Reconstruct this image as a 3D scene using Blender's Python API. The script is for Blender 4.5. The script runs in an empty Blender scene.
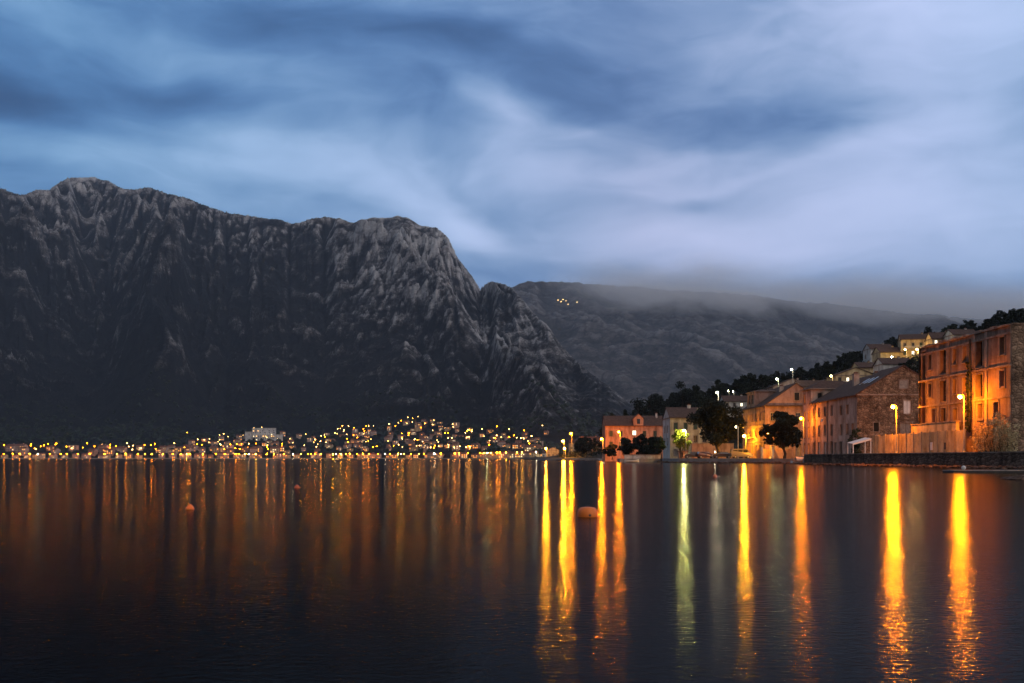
import bpy, bmesh, math, random
import numpy as np
from mathutils import Vector, Matrix, Euler
R = math.radians
scene = bpy.context.scene
COL = scene.collection
F, CX, HY, CH = 995.56, 512.0, 458.0, 1.05

def P(px, py, D):
    """world point seen at a pixel, D metres ahead"""
    return Vector(((px - CX) / F * D, D, CH + (HY - py) / F * D))
def zat(py, D): return CH + (HY - py) / F * D
def xat(px, D): return (px - CX) / F * D

# ------------------------------------------------------------------ tagging
def tag(o, label=None, cat=None, group=None, kind=None):
    if label: o['label'] = label
    if cat: o['category'] = cat
    if group: o['group'] = group
    if kind: o['kind'] = kind
    return o
def empty(name, loc=(0, 0, 0), rz=0.0):
    o = bpy.data.objects.new(name, None); COL.objects.link(o)
    o.location = loc; o.rotation_euler = (0, 0, rz); o.empty_display_size = .3
    return o
def kids(o): return [c for c in bpy.data.objects if c.parent == o]
def copy_tree(o, parent=None):
    c = o.copy(); COL.objects.link(c); c.parent = parent
    for ch in KID.get(o.name, []): copy_tree(ch, c)
    return c
KID = {}

# ------------------------------------------------------------------ materials
class NT:
    def __init__(s, nt): s.nt = nt
    def n(s, typ, **kw):
        nd = s.nt.nodes.new(typ)
        for k, v in kw.items(): setattr(nd, k, v)
        return nd
    def link(s, a, b): s.nt.links.new(a, b)
    def put(s, sock, v):
        if hasattr(v, 'is_output') or isinstance(v, bpy.types.NodeSocket): s.link(v, sock)
        elif v is not None: sock.default_value = v
    def math(s, op, a, b=None, c=None, clamp=False):
        m = s.n('ShaderNodeMath', operation=op, use_clamp=clamp)
        s.put(m.inputs[0], a)
        if b is not None: s.put(m.inputs[1], b)
        if c is not None: s.put(m.inputs[2], c)
        return m.outputs[0]
    def ramp(s, fac, stops, interp='LINEAR'):
        r = s.n('ShaderNodeValToRGB'); r.color_ramp.interpolation = interp
        e = r.color_ramp.elements
        while len(e) > 1: e.remove(e[-1])
        e[0].position = stops[0][0]; e[0].color = (*stops[0][1], 1)
        for p, c in stops[1:]:
            q = e.new(p); q.color = (*c, 1)
        s.put(r.inputs[0], fac); return r.outputs[0]
    def noise(s, vec, scale, detail=4, rough=.55, dist=0, dim='3D', w=None):
        t = s.n('ShaderNodeTexNoise', noise_dimensions=dim)
        t.inputs['Scale'].default_value = scale; t.inputs['Detail'].default_value = detail
        t.inputs['Roughness'].default_value = rough; t.inputs['Distortion'].default_value = dist
        if vec is not None: s.link(vec, t.inputs['Vector'])
        return t.outputs['Fac']
    def mapping(s, vec, scale=(1, 1, 1), rot=(0, 0, 0), loc=(0, 0, 0)):
        m = s.n('ShaderNodeMapping'); m.inputs['Scale'].default_value = scale
        m.inputs['Rotation'].default_value = rot; m.inputs['Location'].default_value = loc
        s.link(vec, m.inputs['Vector']); return m.outputs[0]
    def mix(s, fac, a, b, blend='MIX'):
        m = s.n('ShaderNodeMix', data_type='RGBA', blend_type=blend)
        s.put(m.inputs[0], fac)
        for i, v in ((6, a), (7, b)):
            if isinstance(v, tuple): v = (*v, 1) if len(v) == 3 else v
            s.put(m.inputs[i], v)
        return m.outputs[2]
def new_mat(name):
    m = bpy.data.materials.new(name); m.use_nodes = True
    m.node_tree.nodes.clear()
    t = NT(m.node_tree)
    out = t.n('ShaderNodeOutputMaterial'); b = t.n('ShaderNodeBsdfPrincipled')
    t.link(b.outputs[0], out.inputs['Surface'])
    return m, t, b
def rough_mat(name, c1, c2, scale=2.0, rough=.85, bump=.3, detail=6, metal=0, c3=None, bscale=None, bdist=.05, coord='Object', stretch=(1, 1, 1), spec=.3):
    """mottled surface: two (or three) colours of one noise and a bump"""
    m, t, b = new_mat(name)
    tc = t.n('ShaderNodeTexCoord').outputs[coord]
    v = t.mapping(tc, stretch)
    f = t.noise(v, scale, detail, .62)
    st = [(.32, c1), (.66, c2)] + ([(.8, c3)] if c3 else [])
    t.link(t.ramp(f, st), b.inputs['Base Color'])
    b.inputs['Roughness'].default_value = rough; b.inputs['Metallic'].default_value = metal
    b.inputs['Specular IOR Level'].default_value = spec
    if bump:
        bp = t.n('ShaderNodeBump'); bp.inputs['Strength'].default_value = bump; bp.inputs['Distance'].default_value = bdist
        t.link(t.noise(v, bscale or scale * 3, 5, .6), bp.inputs['Height']); t.link(bp.outputs[0], b.inputs['Normal'])
    return m
def emit_mat(name, col, strength):
    m = bpy.data.materials.new(name); m.use_nodes = True; m.node_tree.nodes.clear()
    t = NT(m.node_tree); out = t.n('ShaderNodeOutputMaterial'); e = t.n('ShaderNodeEmission')
    e.inputs[0].default_value = (*col, 1); e.inputs[1].default_value = strength
    t.link(e.outputs[0], out.inputs['Surface']); return m

# ------------------------------------------------------------------ numpy noise
_rs = np.random.RandomState(7)
_perm = _rs.permutation(256); _perm = np.concatenate([_perm, _perm, _perm])
_ang = _rs.rand(256) * 2 * np.pi; _gx, _gy = np.cos(_ang), np.sin(_ang)
def pnoise(x, y):
    xi = np.floor(x).astype(int); yi = np.floor(y).astype(int)
    xf = x - xi; yf = y - yi; xi &= 255; yi &= 255
    u = xf**3 * (xf * (xf * 6 - 15) + 10); v = yf**3 * (yf * (yf * 6 - 15) + 10)
    def g(ix, iy, dx, dy):
        h = _perm[_perm[ix & 255] + (iy & 255)]; return _gx[h] * dx + _gy[h] * dy
    a = g(xi, yi, xf, yf); b = g(xi + 1, yi, xf - 1, yf)
    c = g(xi, yi + 1, xf, yf - 1); d = g(xi + 1, yi + 1, xf - 1, yf - 1)
    return ((a * (1 - u) + b * u) * (1 - v) + (c * (1 - u) + d * u) * v) * 1.5
def fbm(x, y, o=5, g=.5, l=2.03):
    s = 0; a = 1; n = 0
    for i in range(o):
        s = s + a * pnoise(x + 17.3 * i, y + 9.1 * i); n += a; a *= g; x = x * l; y = y * l
    return s / n
def ridged(x, y, o=5, g=.55, l=2.1):
    s = 0; a = 1; n = 0; w = 1
    for i in range(o):
        r = (1 - np.abs(pnoise(x + 31.7 * i, y + 5.3 * i)) * 1.6); r = np.clip(r, 0, 1)**2
        s = s + a * r * w; w = np.clip(r * 1.6, 0, 1); n += a; a *= g; x = x * l; y = y * l
    return s / n
def smooth(a, b, x):
    t = np.clip((x - a) / (b - a), 0, 1); return t * t * (3 - 2 * t)

def grid_mesh(name, X, Y, Z, mat, attrs=None):
    nr, nc = X.shape
    me = bpy.data.meshes.new(name)
    co = np.stack([X, Y, Z], -1).reshape(-1, 3).astype(np.float32)
    i = np.arange(nr * nc).reshape(nr, nc)
    q = np.stack([i[:-1, :-1], i[:-1, 1:], i[1:, 1:], i[1:, :-1]], -1).reshape(-1, 4)
    me.vertices.add(len(co)); me.vertices.foreach_set('co', co.ravel())
    me.loops.add(q.size); me.loops.foreach_set('vertex_index', q.ravel().astype(np.int32))
    me.polygons.add(len(q)); me.polygons.foreach_set('loop_start', np.arange(0, q.size, 4, dtype=np.int32))
    me.update(calc_edges=True)
    me.polygons.foreach_set('use_smooth', np.ones(len(q), dtype=bool))
    for k, v in (attrs or {}).items():
        at = me.attributes.new(k, 'FLOAT', 'POINT'); at.data.foreach_set('value', v.ravel().astype(np.float32))
    me.materials.append(mat); me.validate()
    o = bpy.data.objects.new(name, me); COL.objects.link(o); return o

class Land:
    """terrain laid out as depth rows by bearing columns; keeps its heights so that things can be stood on it"""
    def __init__(s, cols, shore, ridge, skyline, rows, tmax=1.35):
        s.px = cols; s.a = (cols - CX) / F
        s.D0 = np.interp(cols, *zip(*shore)); s.D1 = np.interp(cols, *zip(*ridge)); s.sky = np.interp(cols, *zip(*skyline))
        s.t = np.linspace(0, tmax, rows)
        s.Y = s.D0[None] + (s.D1 - s.D0)[None] * s.t[:, None]
        s.X = s.a[None] * s.Y
        s.T = np.repeat(s.t[:, None], len(cols), 1)
    def fit(s, Z, k=9):
        """scale each bearing's heights so that its highest elevation is the skyline's"""
        el = (Z - CH) / s.Y
        m = el.max(0); want = (HY - s.sky) / F
        f = want / np.maximum(m, 1e-4)
        ker = np.hanning(k + 2)[1:-1]; ker /= ker.sum()
        f = np.convolve(np.pad(f, k // 2, 'edge'), ker, 'valid')
        s.Z = (Z - 1.0) * f[None] + 1.0
        return s.Z
    def ground(s, px, D):
        """height at a bearing and depth"""
        j = int(np.clip(np.searchsorted(s.px, px), 1, len(s.px) - 1))
        w = (px - s.px[j - 1]) / (s.px[j] - s.px[j - 1])
        z0 = np.interp(D, s.Y[:, j - 1], s.Z[:, j - 1]); z1 = np.interp(D, s.Y[:, j], s.Z[:, j])
        return float(z0 * (1 - w) + z1 * w)
    def depth(s, px, py):
        """first depth whose surface shows at the pixel"""
        j = int(np.clip(np.searchsorted(s.px, px), 0, len(s.px) - 1))
        el = (s.Z[:, j] - CH) / s.Y[:, j]; w = (HY - py) / F
        k = np.argmax(el >= w) if (el >= w).any() else int(el.argmax())
        return float(s.Y[k, j])
HAZE, SUNE = 0.000042, .55
# ================================================================== camera, sky, sun
cam = bpy.data.cameras.new('camera'); co = bpy.data.objects.new('camera', cam); COL.objects.link(co)
co.location = (0, 0, CH); co.rotation_euler = (R(90), 0, 0)
cam.lens = 35; cam.sensor_width = 36; cam.shift_y = (HY - 341.5) / 1024
cam.clip_start = .1; cam.clip_end = 60000; scene.camera = co
scene.view_settings.view_transform = 'Standard'; scene.view_settings.look = 'None'
scene.view_settings.exposure = 0; scene.view_settings.gamma = 1
scene.cycles.use_denoising = True; scene.cycles.max_bounces = 3; scene.cycles.diffuse_bounces = 2; scene.cycles.glossy_bounces = 2; scene.cycles.volume_bounces = 1
scene.cycles.sample_clamp_indirect = 8; scene.cycles.sample_clamp_direct = 0
scene.cycles.use_adaptive_sampling = False
scene.cycles.caustics_reflective = False; scene.cycles.caustics_refractive = False

W = bpy.data.worlds.new('World'); scene.world = W; W.use_nodes = True
W.node_tree.nodes.clear(); t = NT(W.node_tree)
SUN_EL, SUN_AZ = R(26), R(132)           # azimuth clockwise from the view direction
out = t.n('ShaderNodeOutputWorld'); bg = t.n('ShaderNodeBackground'); t.link(bg.outputs[0], out.inputs[0])
bg.inputs[1].default_value = .1
skyt = t.n('ShaderNodeTexSky', sky_type='NISHITA'); skyt.sun_disc = False
skyt.sun_elevation = R(1.5); skyt.sun_rotation = SUN_AZ; skyt.air_density = 1.0; skyt.dust_density = .6; skyt.ozone_density = 3
d = t.n('ShaderNodeTexCoord').outputs['Generated']
sp = t.n('ShaderNodeSeparateXYZ'); t.link(d, sp.inputs[0])
az = t.math('ARCTAN2', sp.outputs[0], sp.outputs[1]); el = t.math('ARCSINE', sp.outputs[2])
# soft wind-drawn warp of the bearings
cmb = t.n('ShaderNodeCombineXYZ'); t.link(az, cmb.inputs[0]); t.link(el, cmb.inputs[1])
wn = t.n('ShaderNodeTexNoise'); wn.inputs['Scale'].default_value = 3.2; wn.inputs['Detail'].default_value = 3; wn.inputs['Roughness'].default_value = .45
t.link(t.mapping(cmb.outputs[0], (1, 2.0, 1)), wn.inputs['Vector'])
ws = t.n('ShaderNodeSeparateColor'); t.link(wn.outputs['Color'], ws.inputs[0])
azw = t.math('ADD', az, t.math('MULTIPLY', t.math('SUBTRACT', ws.outputs[0], .5), .22))
elw = t.math('ADD', el, t.math('MULTIPLY', t.math('SUBTRACT', ws.outputs[1], .5), .11))
def dirof(px, py):
    v = Vector(((px - CX), F, HY - py)).normalized(); return math.atan2(v.x, v.y), math.asin(v.z)
def blob(px, py, sx, sy, rot, amp):
    a0, e0 = dirof(px, py); c, s_ = math.cos(R(rot)), math.sin(R(rot))
    da = t.math('SUBTRACT', azw, a0); de = t.math('SUBTRACT', elw, e0)
    u = t.math('ADD', t.math('MULTIPLY', da, c * F / sx), t.math('MULTIPLY', de, s_ * F / sx))
    v = t.math('ADD', t.math('MULTIPLY', da, -s_ * F / sy), t.math('MULTIPLY', de, c * F / sy))
    r2 = t.math('ADD', t.math('MULTIPLY', u, u), t.math('MULTIPLY', v, v))
    return t.math('MULTIPLY', t.math('EXPONENT', t.math('MULTIPLY', r2, -1.0)), amp)
val = .50
acc = t.math('ADD', val, 0.0)
BL = [  # px, py, length, width, tilt (deg, up to the right), amplitude
 (800, 225, 330, 90, 0, .12), (800, 275, 300, 26, -4, .08), (620, 110, 160, 50, 0, .18), (0, 98, 100, 26, 0, -.20), (330, 40, 120, 30, 0, -.04), (640, 225, 120, 30, 0, .05), (880, 225, 140, 30, 0, .05), (690, 180, 60, 5, 6, .10), (560, 135, 40, 6, -12, .10), (820, 150, 60, 6, 8, .08), (455, 215, 30, 14, -50, .14),
 (150, 85, 260, 26, -4, -.26), (20, 98, 150, 24, 0, -.22), (300, 20, 300, 30, -10, -.10), (60, 15, 160, 20, -8, .06), (500, 60, 200, 38, -12, -.22), (90, 45, 120, 14, -10, -.08),
 (640, 112, 150, 34, -6, -.19), (790, 110, 110, 30, 4, -.20), (600, 40, 110, 30, -8, -.08), (850, 105, 60, 20, 10, -.06), (530, 42, 22, 8, 0, .12), (230, 55, 60, 10, 10, .06),
 (200, 125, 200, 26, -10, .22), (320, 110, 90, 24, -16, .14), (60, 150, 170, 26, -8, .12), (400, 190, 110, 26, -26, .20), (470, 235, 40, 18, -20, .22), (330, 190, 140, 20, -10, .04), (160, 175, 120, 12, -6, -.05),
 (488, 112, 45, 16, -20, .22), (520, 160, 60, 30, -20, .08), (600, 175, 90, 14, 4, .12), (680, 152, 70, 10, 0, .08), (690, 230, 150, 26, 8, .12), (880, 205, 170, 42, 10, .20), (960, 240, 120, 34, 6, .10),
 (960, 30, 190, 90, 20, .30), (800, 15, 180, 30, 4, .16), (900, 130, 120, 24, 14, .12), (1010, 110, 60, 26, 20, -.12), (685, 196, 26, 9, 0, -.16), (740, 205, 40, 10, 0, -.06), (940, 165, 60, 14, 10, .08),
 (560, 268, 90, 20, 0, -.12), (760, 288, 330, 14, -6, -.05), (930, 300, 180, 16, -4, -.06), (780, 250, 260, 30, 0, .06), (510, 210, 30, 30, 60, -.08), (240, 198, 70, 14, -20, .02)]
for b_ in BL: acc = t.math('ADD', acc, blob(*b_))
# streaks of fine structure
# the overcast behind the viewer and overhead: unseen, with tint and glow added to set the ambient light
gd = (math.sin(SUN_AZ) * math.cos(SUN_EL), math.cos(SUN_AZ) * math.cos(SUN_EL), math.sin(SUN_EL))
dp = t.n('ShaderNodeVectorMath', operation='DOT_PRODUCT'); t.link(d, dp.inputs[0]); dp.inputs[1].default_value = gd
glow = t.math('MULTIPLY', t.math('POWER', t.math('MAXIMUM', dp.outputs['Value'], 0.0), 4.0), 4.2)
def mr(v, a, b_):
    m_ = t.n('ShaderNodeMapRange', interpolation_type='SMOOTHSTEP'); t.put(m_.inputs[0], v); m_.inputs[1].default_value = a; m_.inputs[2].default_value = b_; return m_.outputs[0]
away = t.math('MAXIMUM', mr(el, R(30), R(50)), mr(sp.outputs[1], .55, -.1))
v1 = t.n('ShaderNodeCombineXYZ'); t.link(azw, v1.inputs[0]); t.link(elw, v1.inputs[1])
s1 = t.noise(t.mapping(v1.outputs[0], (2.2, 8.5, 1), (0, 0, R(9))), 1.6, 4, .5)
s2 = t.noise(t.mapping(v1.outputs[0], (6, 11, 1), (0, 0, R(-14)), (3, 1, 0)), 1.5, 3, .5)
acc = t.math('ADD', acc, t.math('MULTIPLY', t.math('SUBTRACT', s1, .5), .46))
acc = t.math('ADD', acc, t.math('MULTIPLY', t.math('SUBTRACT', s2, .5), .24))
s3 = t.noise(t.mapping(v1.outputs[0], (7, 19, 1), (0, 0, R(7)), (1, 4, 0)), 1.7, 6, .58, .5)
acc = t.math('ADD', acc, t.math('MULTIPLY', t.math('SUBTRACT', s3, .5), .30), clamp=True)
cc = t.ramp(acc, [(0, (.026, .066, .17)), (.2, (.045, .115, .275)), (.38, (.088, .195, .42)), (.55, (.19, .325, .56)), (.72, (.33, .465, .72)), (1, (.50, .63, .93))], 'B_SPLINE')
# purplish towards the right-hand bearings, bluer to the left
pur = t.math('MULTIPLY_ADD', az, 1.0, .42, clamp=True)
tint = t.ramp(pur, [(0, (.84, 1.0, 1.0)), (.35, (.98, .98, .98)), (.55, (1.12, .97, .95)), (.8, (1.04, .98, .98)), (1, (.96, 1.0, 1.0))])
cc = t.mix(1.0, cc, tint, 'MULTIPLY')
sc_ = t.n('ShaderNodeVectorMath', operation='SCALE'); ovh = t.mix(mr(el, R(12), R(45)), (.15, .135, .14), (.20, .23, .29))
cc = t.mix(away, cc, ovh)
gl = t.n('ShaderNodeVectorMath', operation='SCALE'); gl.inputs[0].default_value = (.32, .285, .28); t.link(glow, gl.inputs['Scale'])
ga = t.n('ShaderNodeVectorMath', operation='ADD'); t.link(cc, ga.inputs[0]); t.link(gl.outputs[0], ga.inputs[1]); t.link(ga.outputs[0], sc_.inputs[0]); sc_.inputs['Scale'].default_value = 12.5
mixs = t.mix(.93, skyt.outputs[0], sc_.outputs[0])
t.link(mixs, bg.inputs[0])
W.cycles.sampling_method = 'NONE'

# the sun is well below the horizon: the dusk sky alone (brightest in the added glow, behind the camera) lights the land

# ================================================================== mountains
def rock_mat(name, dark, mid, pale, scrub, ss=1.0):
    m, t, b = new_mat(name)
    g = t.n('ShaderNodeNewGeometry').outputs['Position']
    at = t.n('ShaderNodeAttribute', attribute_name='rock').outputs['Fac']
    f1 = t.noise(t.mapping(g, (1, 1, .6), (0, R(30), 0)), .004 * ss, 9, .66)
    f2 = t.noise(t.mapping(g, (1, 1, .5)), .045 * ss, 8, .7)
    f3 = t.noise(t.mapping(g, (1, 1, .8)), .22 * ss, 4, .7)
    f = t.math('ADD', t.math('MULTIPLY', f1, .32), t.math('ADD', t.math('MULTIPLY', f2, .38), t.math('MULTIPLY', f3, .30)))
    f4 = t.noise(t.mapping(g, (.35, .6, 2.4), (0, R(38), 0)), .016 * ss, 6, .65, .6)
    f = t.math('ADD', t.math('MULTIPLY', f, .72), t.math('MULTIPLY', f4, .28))
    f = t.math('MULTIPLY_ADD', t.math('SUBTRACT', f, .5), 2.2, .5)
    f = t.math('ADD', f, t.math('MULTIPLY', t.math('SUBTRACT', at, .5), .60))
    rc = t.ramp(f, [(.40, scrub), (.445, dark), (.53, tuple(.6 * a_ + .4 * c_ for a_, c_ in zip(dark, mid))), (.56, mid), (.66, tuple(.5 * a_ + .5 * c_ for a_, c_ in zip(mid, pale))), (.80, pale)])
    vo = t.n('ShaderNodeTexVoronoi', feature='DISTANCE_TO_EDGE'); vo.inputs['Scale'].default_value = .016 * ss
    wv = t.n('ShaderNodeTexNoise'); wv.inputs['Scale'].default_value = .03 * ss; wv.inputs['Detail'].default_value = 5; t.link(g, wv.inputs['Vector'])
    wm = t.n('ShaderNodeVectorMath', operation='MULTIPLY_ADD'); t.link(wv.outputs['Color'], wm.inputs[0]); wm.inputs[1].default_value = (60 / ss,) * 3; t.link(t.mapping(g, (1, 1, .45), (0, R(20), 0)), wm.inputs[2]); t.link(wm.outputs[0], vo.inputs['Vector'])
    crk = t.ramp(vo.outputs['Distance'], [(0, (.38, .36, .36)), (.10, (.95, .95, .95)), (.3, (1.05, 1.05, 1.05))])
    t.link(t.mix(.9, rc, crk, 'MULTIPLY'), b.inputs['Base Color'])
    b.inputs['Roughness'].default_value = .95; b.inputs['Specular IOR Level'].default_value = .1
    bp = t.n('ShaderNodeBump'); bp.inputs['Strength'].default_value = .9; bp.inputs['Distance'].default_value = 22 / ss
    t.link(t.noise(t.mapping(g, (1, 1, .75)), .04 * ss, 10, .74), bp.inputs['Height']); t.link(bp.outputs[0], b.inputs['Normal'])
    return m
M_rock = rock_mat('limestone_mountain', (.040, .039, .040), (.125, .120, .118), (.48, .47, .46), (.011, .012, .013))
M_far = rock_mat('far_mountain_rock', (.085, .075, .068), (.13, .12, .11), (.21, .20, .19), (.05, .047, .042), .7)

SKY1 = [(-500, 250), (-300, 215), (-120, 200), (0, 188), (15, 193), (27, 194), (36, 189), (50, 189.5), (58, 183), (68, 178), (91, 177), (109, 180.5), (117, 186), (125, 189.5), (150, 187), (168, 194), (182, 196), (205, 205),
        (227, 212), (263, 218), (277, 219), (291, 223.5), (300, 222), (312, 218), (325, 216.6), (340, 218), (353, 223), (362, 219), (370, 218), (398, 216), (410, 219), (419, 225), (430, 226), (437, 228), (448, 237), (453, 247),
        (458, 258), (464, 266), (472, 276), (480, 289), (486, 284), (493, 281), (503, 283), (513, 288), (522, 299), (530, 309), (540, 318), (548, 326), (555, 336), (562, 346), (572, 357), (582, 366), (597, 377), (612, 388), (628, 402), (650, 422), (672, 444), (690, 458)]
SHORE1 = [(-500, 1350), (0, 1500), (300, 1600), (420, 1500), (480, 1250), (540, 1000), (640, 1050), (690, 1200)]
RIDGE1 = [(-500, 3600), (0, 3500), (95, 4300), (200, 3700), (300, 3500), (400, 3400), (460, 3150), (480, 3250), (500, 2950), (560, 2550), (640, 2000), (690, 1800)]
_p = np.linspace(-500, 690, 1600); _b = np.interp(_p, *zip(*SKY1)) + 1.6 * fbm(_p / 13, _p * 0 + 3.3, 3) + 1.1 * np.abs(fbm(_p / 4.5, _p * 0 + 8.3, 3))
SKY1 = list(zip(_p, _b))
L1 = Land(np.concatenate([np.linspace(-500, -20, 240), np.linspace(-18, 690, 1180)]), SHORE1, RIDGE1, SKY1, 430, 1.5)
T, X, Y = L1.T, L1.X, L1.Y
slant = .55 + smooth(250, 440, L1.px)[None] * .75
c = X - slant * (1 - T) * 900 + 90 * fbm(X / 500, Y / 500, 3)
prof = np.where(T < .24, T * .25, .06 + .94 * np.clip((T - .24) / .76, 0, 1)**.95)
prof = np.where(T > 1, 1 - (T - 1) * .9, prof)
big = ridged(c / 620 + 3, Y / 1900 + .7, 4)
mid = ridged(c / 230, Y / 560 + 4, 5)
fin2 = ridged(X / 34, (Y + Z0 * 0) / 40, 3) if False else fbm(X / 22 + 5, Y / 26, 4, .65)
fin = fbm(X / 80, Y / 80 + T * 6, 6, .62)
crag = ridged(c / 95 + 9, Y / 110, 5, .65)
crag2 = ridged(X / 42 + .6 * Y / 60, Y / 52 - 4, 4, .7)
amp = smooth(.2, .42, T)
H = L1.D1 * (HY - L1.sky) / F
flank = smooth(430, 660, L1.px)[None]
Z = H[None] * prof
msk = smooth(-.22, .28, fbm(X / 420 + 8, Y / 520, 3)); slab = ridged((X + .9 * Y) / 330, (Y - .4 * X) / 900 + 2, 3)
Z = Z + amp * H[None] * (.27 * (big - .45) + .034 * (mid - .4) + .055 * (slab - .4) + (.15 + .85 * msk) * (.020 * (crag - .4) + .021 * (crag2 - .4) + .012 * fin2) + .014 * fin)
# ledges: horizontal rock bands in the upper half
st = fbm(X / 330, Y / 330, 3) * 60
Z = Z + amp * smooth(.45, .75, T) * 14 * np.sin((Z + st) / 46.0)
Z = np.where(T < .02, -3 + T * 250, Z + 1.2)
L1.fit(Z, 5)
Z = L1.Z
gy = np.gradient(Z, axis=0) / np.maximum(np.gradient(Y, axis=0), 1e-3)
gx = np.gradient(Z, axis=1) / np.maximum(np.gradient(X, axis=1), 1e-3)
slope = np.sqrt(gx**2 + gy**2)
cur = Z - (np.roll(Z, 6, 1) + np.roll(Z, -6, 1) + np.roll(Z, 5, 0) + np.roll(Z, -5, 0)) / 4
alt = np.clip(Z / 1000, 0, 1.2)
rock = .13 + .13 * smooth(290, 400, L1.px)[None] - .12 * (1 - smooth(230, 340, L1.px)[None]) + .26 * smooth(.35, 1.0, alt) + .16 * smooth(.7, 1.7, slope) + np.clip(cur / 26, -.22, .28)  # the lit right face and shaded left face are put into this mask too
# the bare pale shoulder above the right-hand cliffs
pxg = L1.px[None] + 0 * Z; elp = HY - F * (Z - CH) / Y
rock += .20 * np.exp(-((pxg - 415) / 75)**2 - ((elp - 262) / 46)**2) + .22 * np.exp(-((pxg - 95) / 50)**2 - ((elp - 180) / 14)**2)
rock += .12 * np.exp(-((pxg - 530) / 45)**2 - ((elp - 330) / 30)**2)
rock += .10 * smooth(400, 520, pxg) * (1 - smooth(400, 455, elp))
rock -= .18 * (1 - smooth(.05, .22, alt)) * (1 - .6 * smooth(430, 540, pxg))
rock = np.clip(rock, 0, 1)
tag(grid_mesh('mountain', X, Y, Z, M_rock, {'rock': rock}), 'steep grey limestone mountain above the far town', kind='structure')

SKY2 = [(380, 330), (460, 300), (512, 286), (530, 280), (560, 281), (600, 284), (650, 287), (700, 290), (760, 297), (820, 304), (880, 311), (930, 316), (1000, 322), (1100, 326), (1300, 330), (1700, 360)]
_p = np.linspace(380, 1700, 700); _b = np.interp(_p, *zip(*SKY2)) + 5 * fbm(_p / 90, _p * 0 + 5.3, 4) + 1.0 * fbm(_p / 9, _p * 0 + 1.3, 3)
SKY2 = list(zip(_p, _b))
L2 = Land(np.linspace(380, 1700, 760), [(380, 3300), (1700, 2600)], [(380, 5600), (600, 6200), (1000, 6000), (1700, 5200)], SKY2, 230, 1.4)
T, X, Y = L2.T, L2.X, L2.Y
H = L2.D1 * (HY - L2.sky) / F
c = X - 1.1 * (1 - T) * 1500 + 160 * fbm(X / 800, Y / 800, 3)
Z = H[None] * np.where(T > 1, 1 - (T - 1) * .7, T**1.1)
Z = Z + H[None] * smooth(.0, .2, T) * (.20 * (ridged(c / 1700 + .35, Y / 3600 + 3.2, 3) - .45) + .045 * (ridged(c / 300, Y / 1200, 4) - .4) + .03 * fbm(X / 120, Y / 120, 4, .6))
L2.fit(Z, 9); Z = L2.Z
cur = Z - (np.roll(Z, 6, 1) + np.roll(Z, -6, 1) + np.roll(Z, 4, 0) + np.roll(Z, -4, 0)) / 4
tag(grid_mesh('far_mountain', X, Y, Z, M_far, {'rock': np.clip(.38 + cur / 60, 0, 1)}), 'distant mountainside under low cloud at the head of the bay', kind='structure')

# ================================================================== water and the bed under everything
m, t, b = new_mat('still_bay_water'); M_water = m
b.inputs['Base Color'].default_value = (.004, .003, .003, 1); b.inputs['IOR'].default_value = 1.036
g = t.n('ShaderNodeNewGeometry').outputs['Position']
ln = t.n('ShaderNodeVectorMath', operation='LENGTH'); t.link(g, ln.inputs[0])
fm = t.n('ShaderNodeMapRange', interpolation_type='SMOOTHSTEP'); t.link(ln.outputs['Value'], fm.inputs[0]); fm.inputs[1].default_value = 12; fm.inputs[2].default_value = 140
far = fm.outputs[0]
f = t.noise(t.mapping(g, (.02, .05, 1)), 1, 3, .5)
t.link(t.math('ADD', t.math('MULTIPLY_ADD', f, .03, .092), t.math('MULTIPLY', far, .018)), b.inputs['Roughness'])
b.inputs['Specular IOR Level'].default_value = .5
n1 = t.noise(t.mapping(g, (1.0, 1.5, 1), (0, 0, .15)), 11, 3, .6); n2 = t.noise(t.mapping(g, (.5, 1.3, 1), (0, 0, -.3)), 1.1, 3, .5)
bp = t.n('ShaderNodeBump'); bp.inputs['Distance'].default_value = .012; t.link(t.math('MULTIPLY_ADD', far, -.42, .45), bp.inputs['Strength']); t.link(n1, bp.inputs['Height'])
bp2 = t.n('ShaderNodeBump'); bp2.inputs['Distance'].default_value = .03; bp2.inputs['Strength'].default_value = .12; t.link(n2, bp2.inputs['Height']); t.link(bp.outputs[0], bp2.inputs['Normal']); t.link(bp2.outputs[0], b.inputs['Normal'])
def sheet(name, x0, x1, y0, y1, z, mat):
    me = bpy.data.meshes.new(name); me.from_pydata([(x0, y0, z), (x1, y0, z), (x1, y1, z), (x0, y1, z)], [], [(0, 1, 2, 3)])
    me.materials.append(mat); o = bpy.data.objects.new(name, me); COL.objects.link(o); return o
tag(sheet('water', -9000, 9000, -1200, 9500, 0, M_water), 'dark calm bay water with long lamp reflections', kind='structure')

# ================================================================== air
hz = bpy.data.materials.new('evening_haze'); hz.use_nodes = True; hz.node_tree.nodes.clear(); t = NT(hz.node_tree)
out = t.n('ShaderNodeOutputMaterial'); pv = t.n('ShaderNodeVolumePrincipled'); t.link(pv.outputs[0], out.inputs['Volume'])
pv.inputs['Color'].default_value = (.66, .80, 1, 1); pv.inputs['Density'].default_value = HAZE; pv.inputs['Anisotropy'].default_value = .2
def box_obj(name, lo, hi, mat):
    vs = [(x, y, z) for x in (lo[0], hi[0]) for y in (lo[1], hi[1]) for z in (lo[2], hi[2])]
    fs = [(0, 1, 3, 2), (4, 6, 7, 5), (0, 4, 5, 1), (2, 3, 7, 6), (0, 2, 6, 4), (1, 5, 7, 3)]
    me = bpy.data.meshes.new(name); me.from_pydata(vs, [], fs); me.materials.append(mat)
    o = bpy.data.objects.new(name, me); COL.objects.link(o); return o
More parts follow.
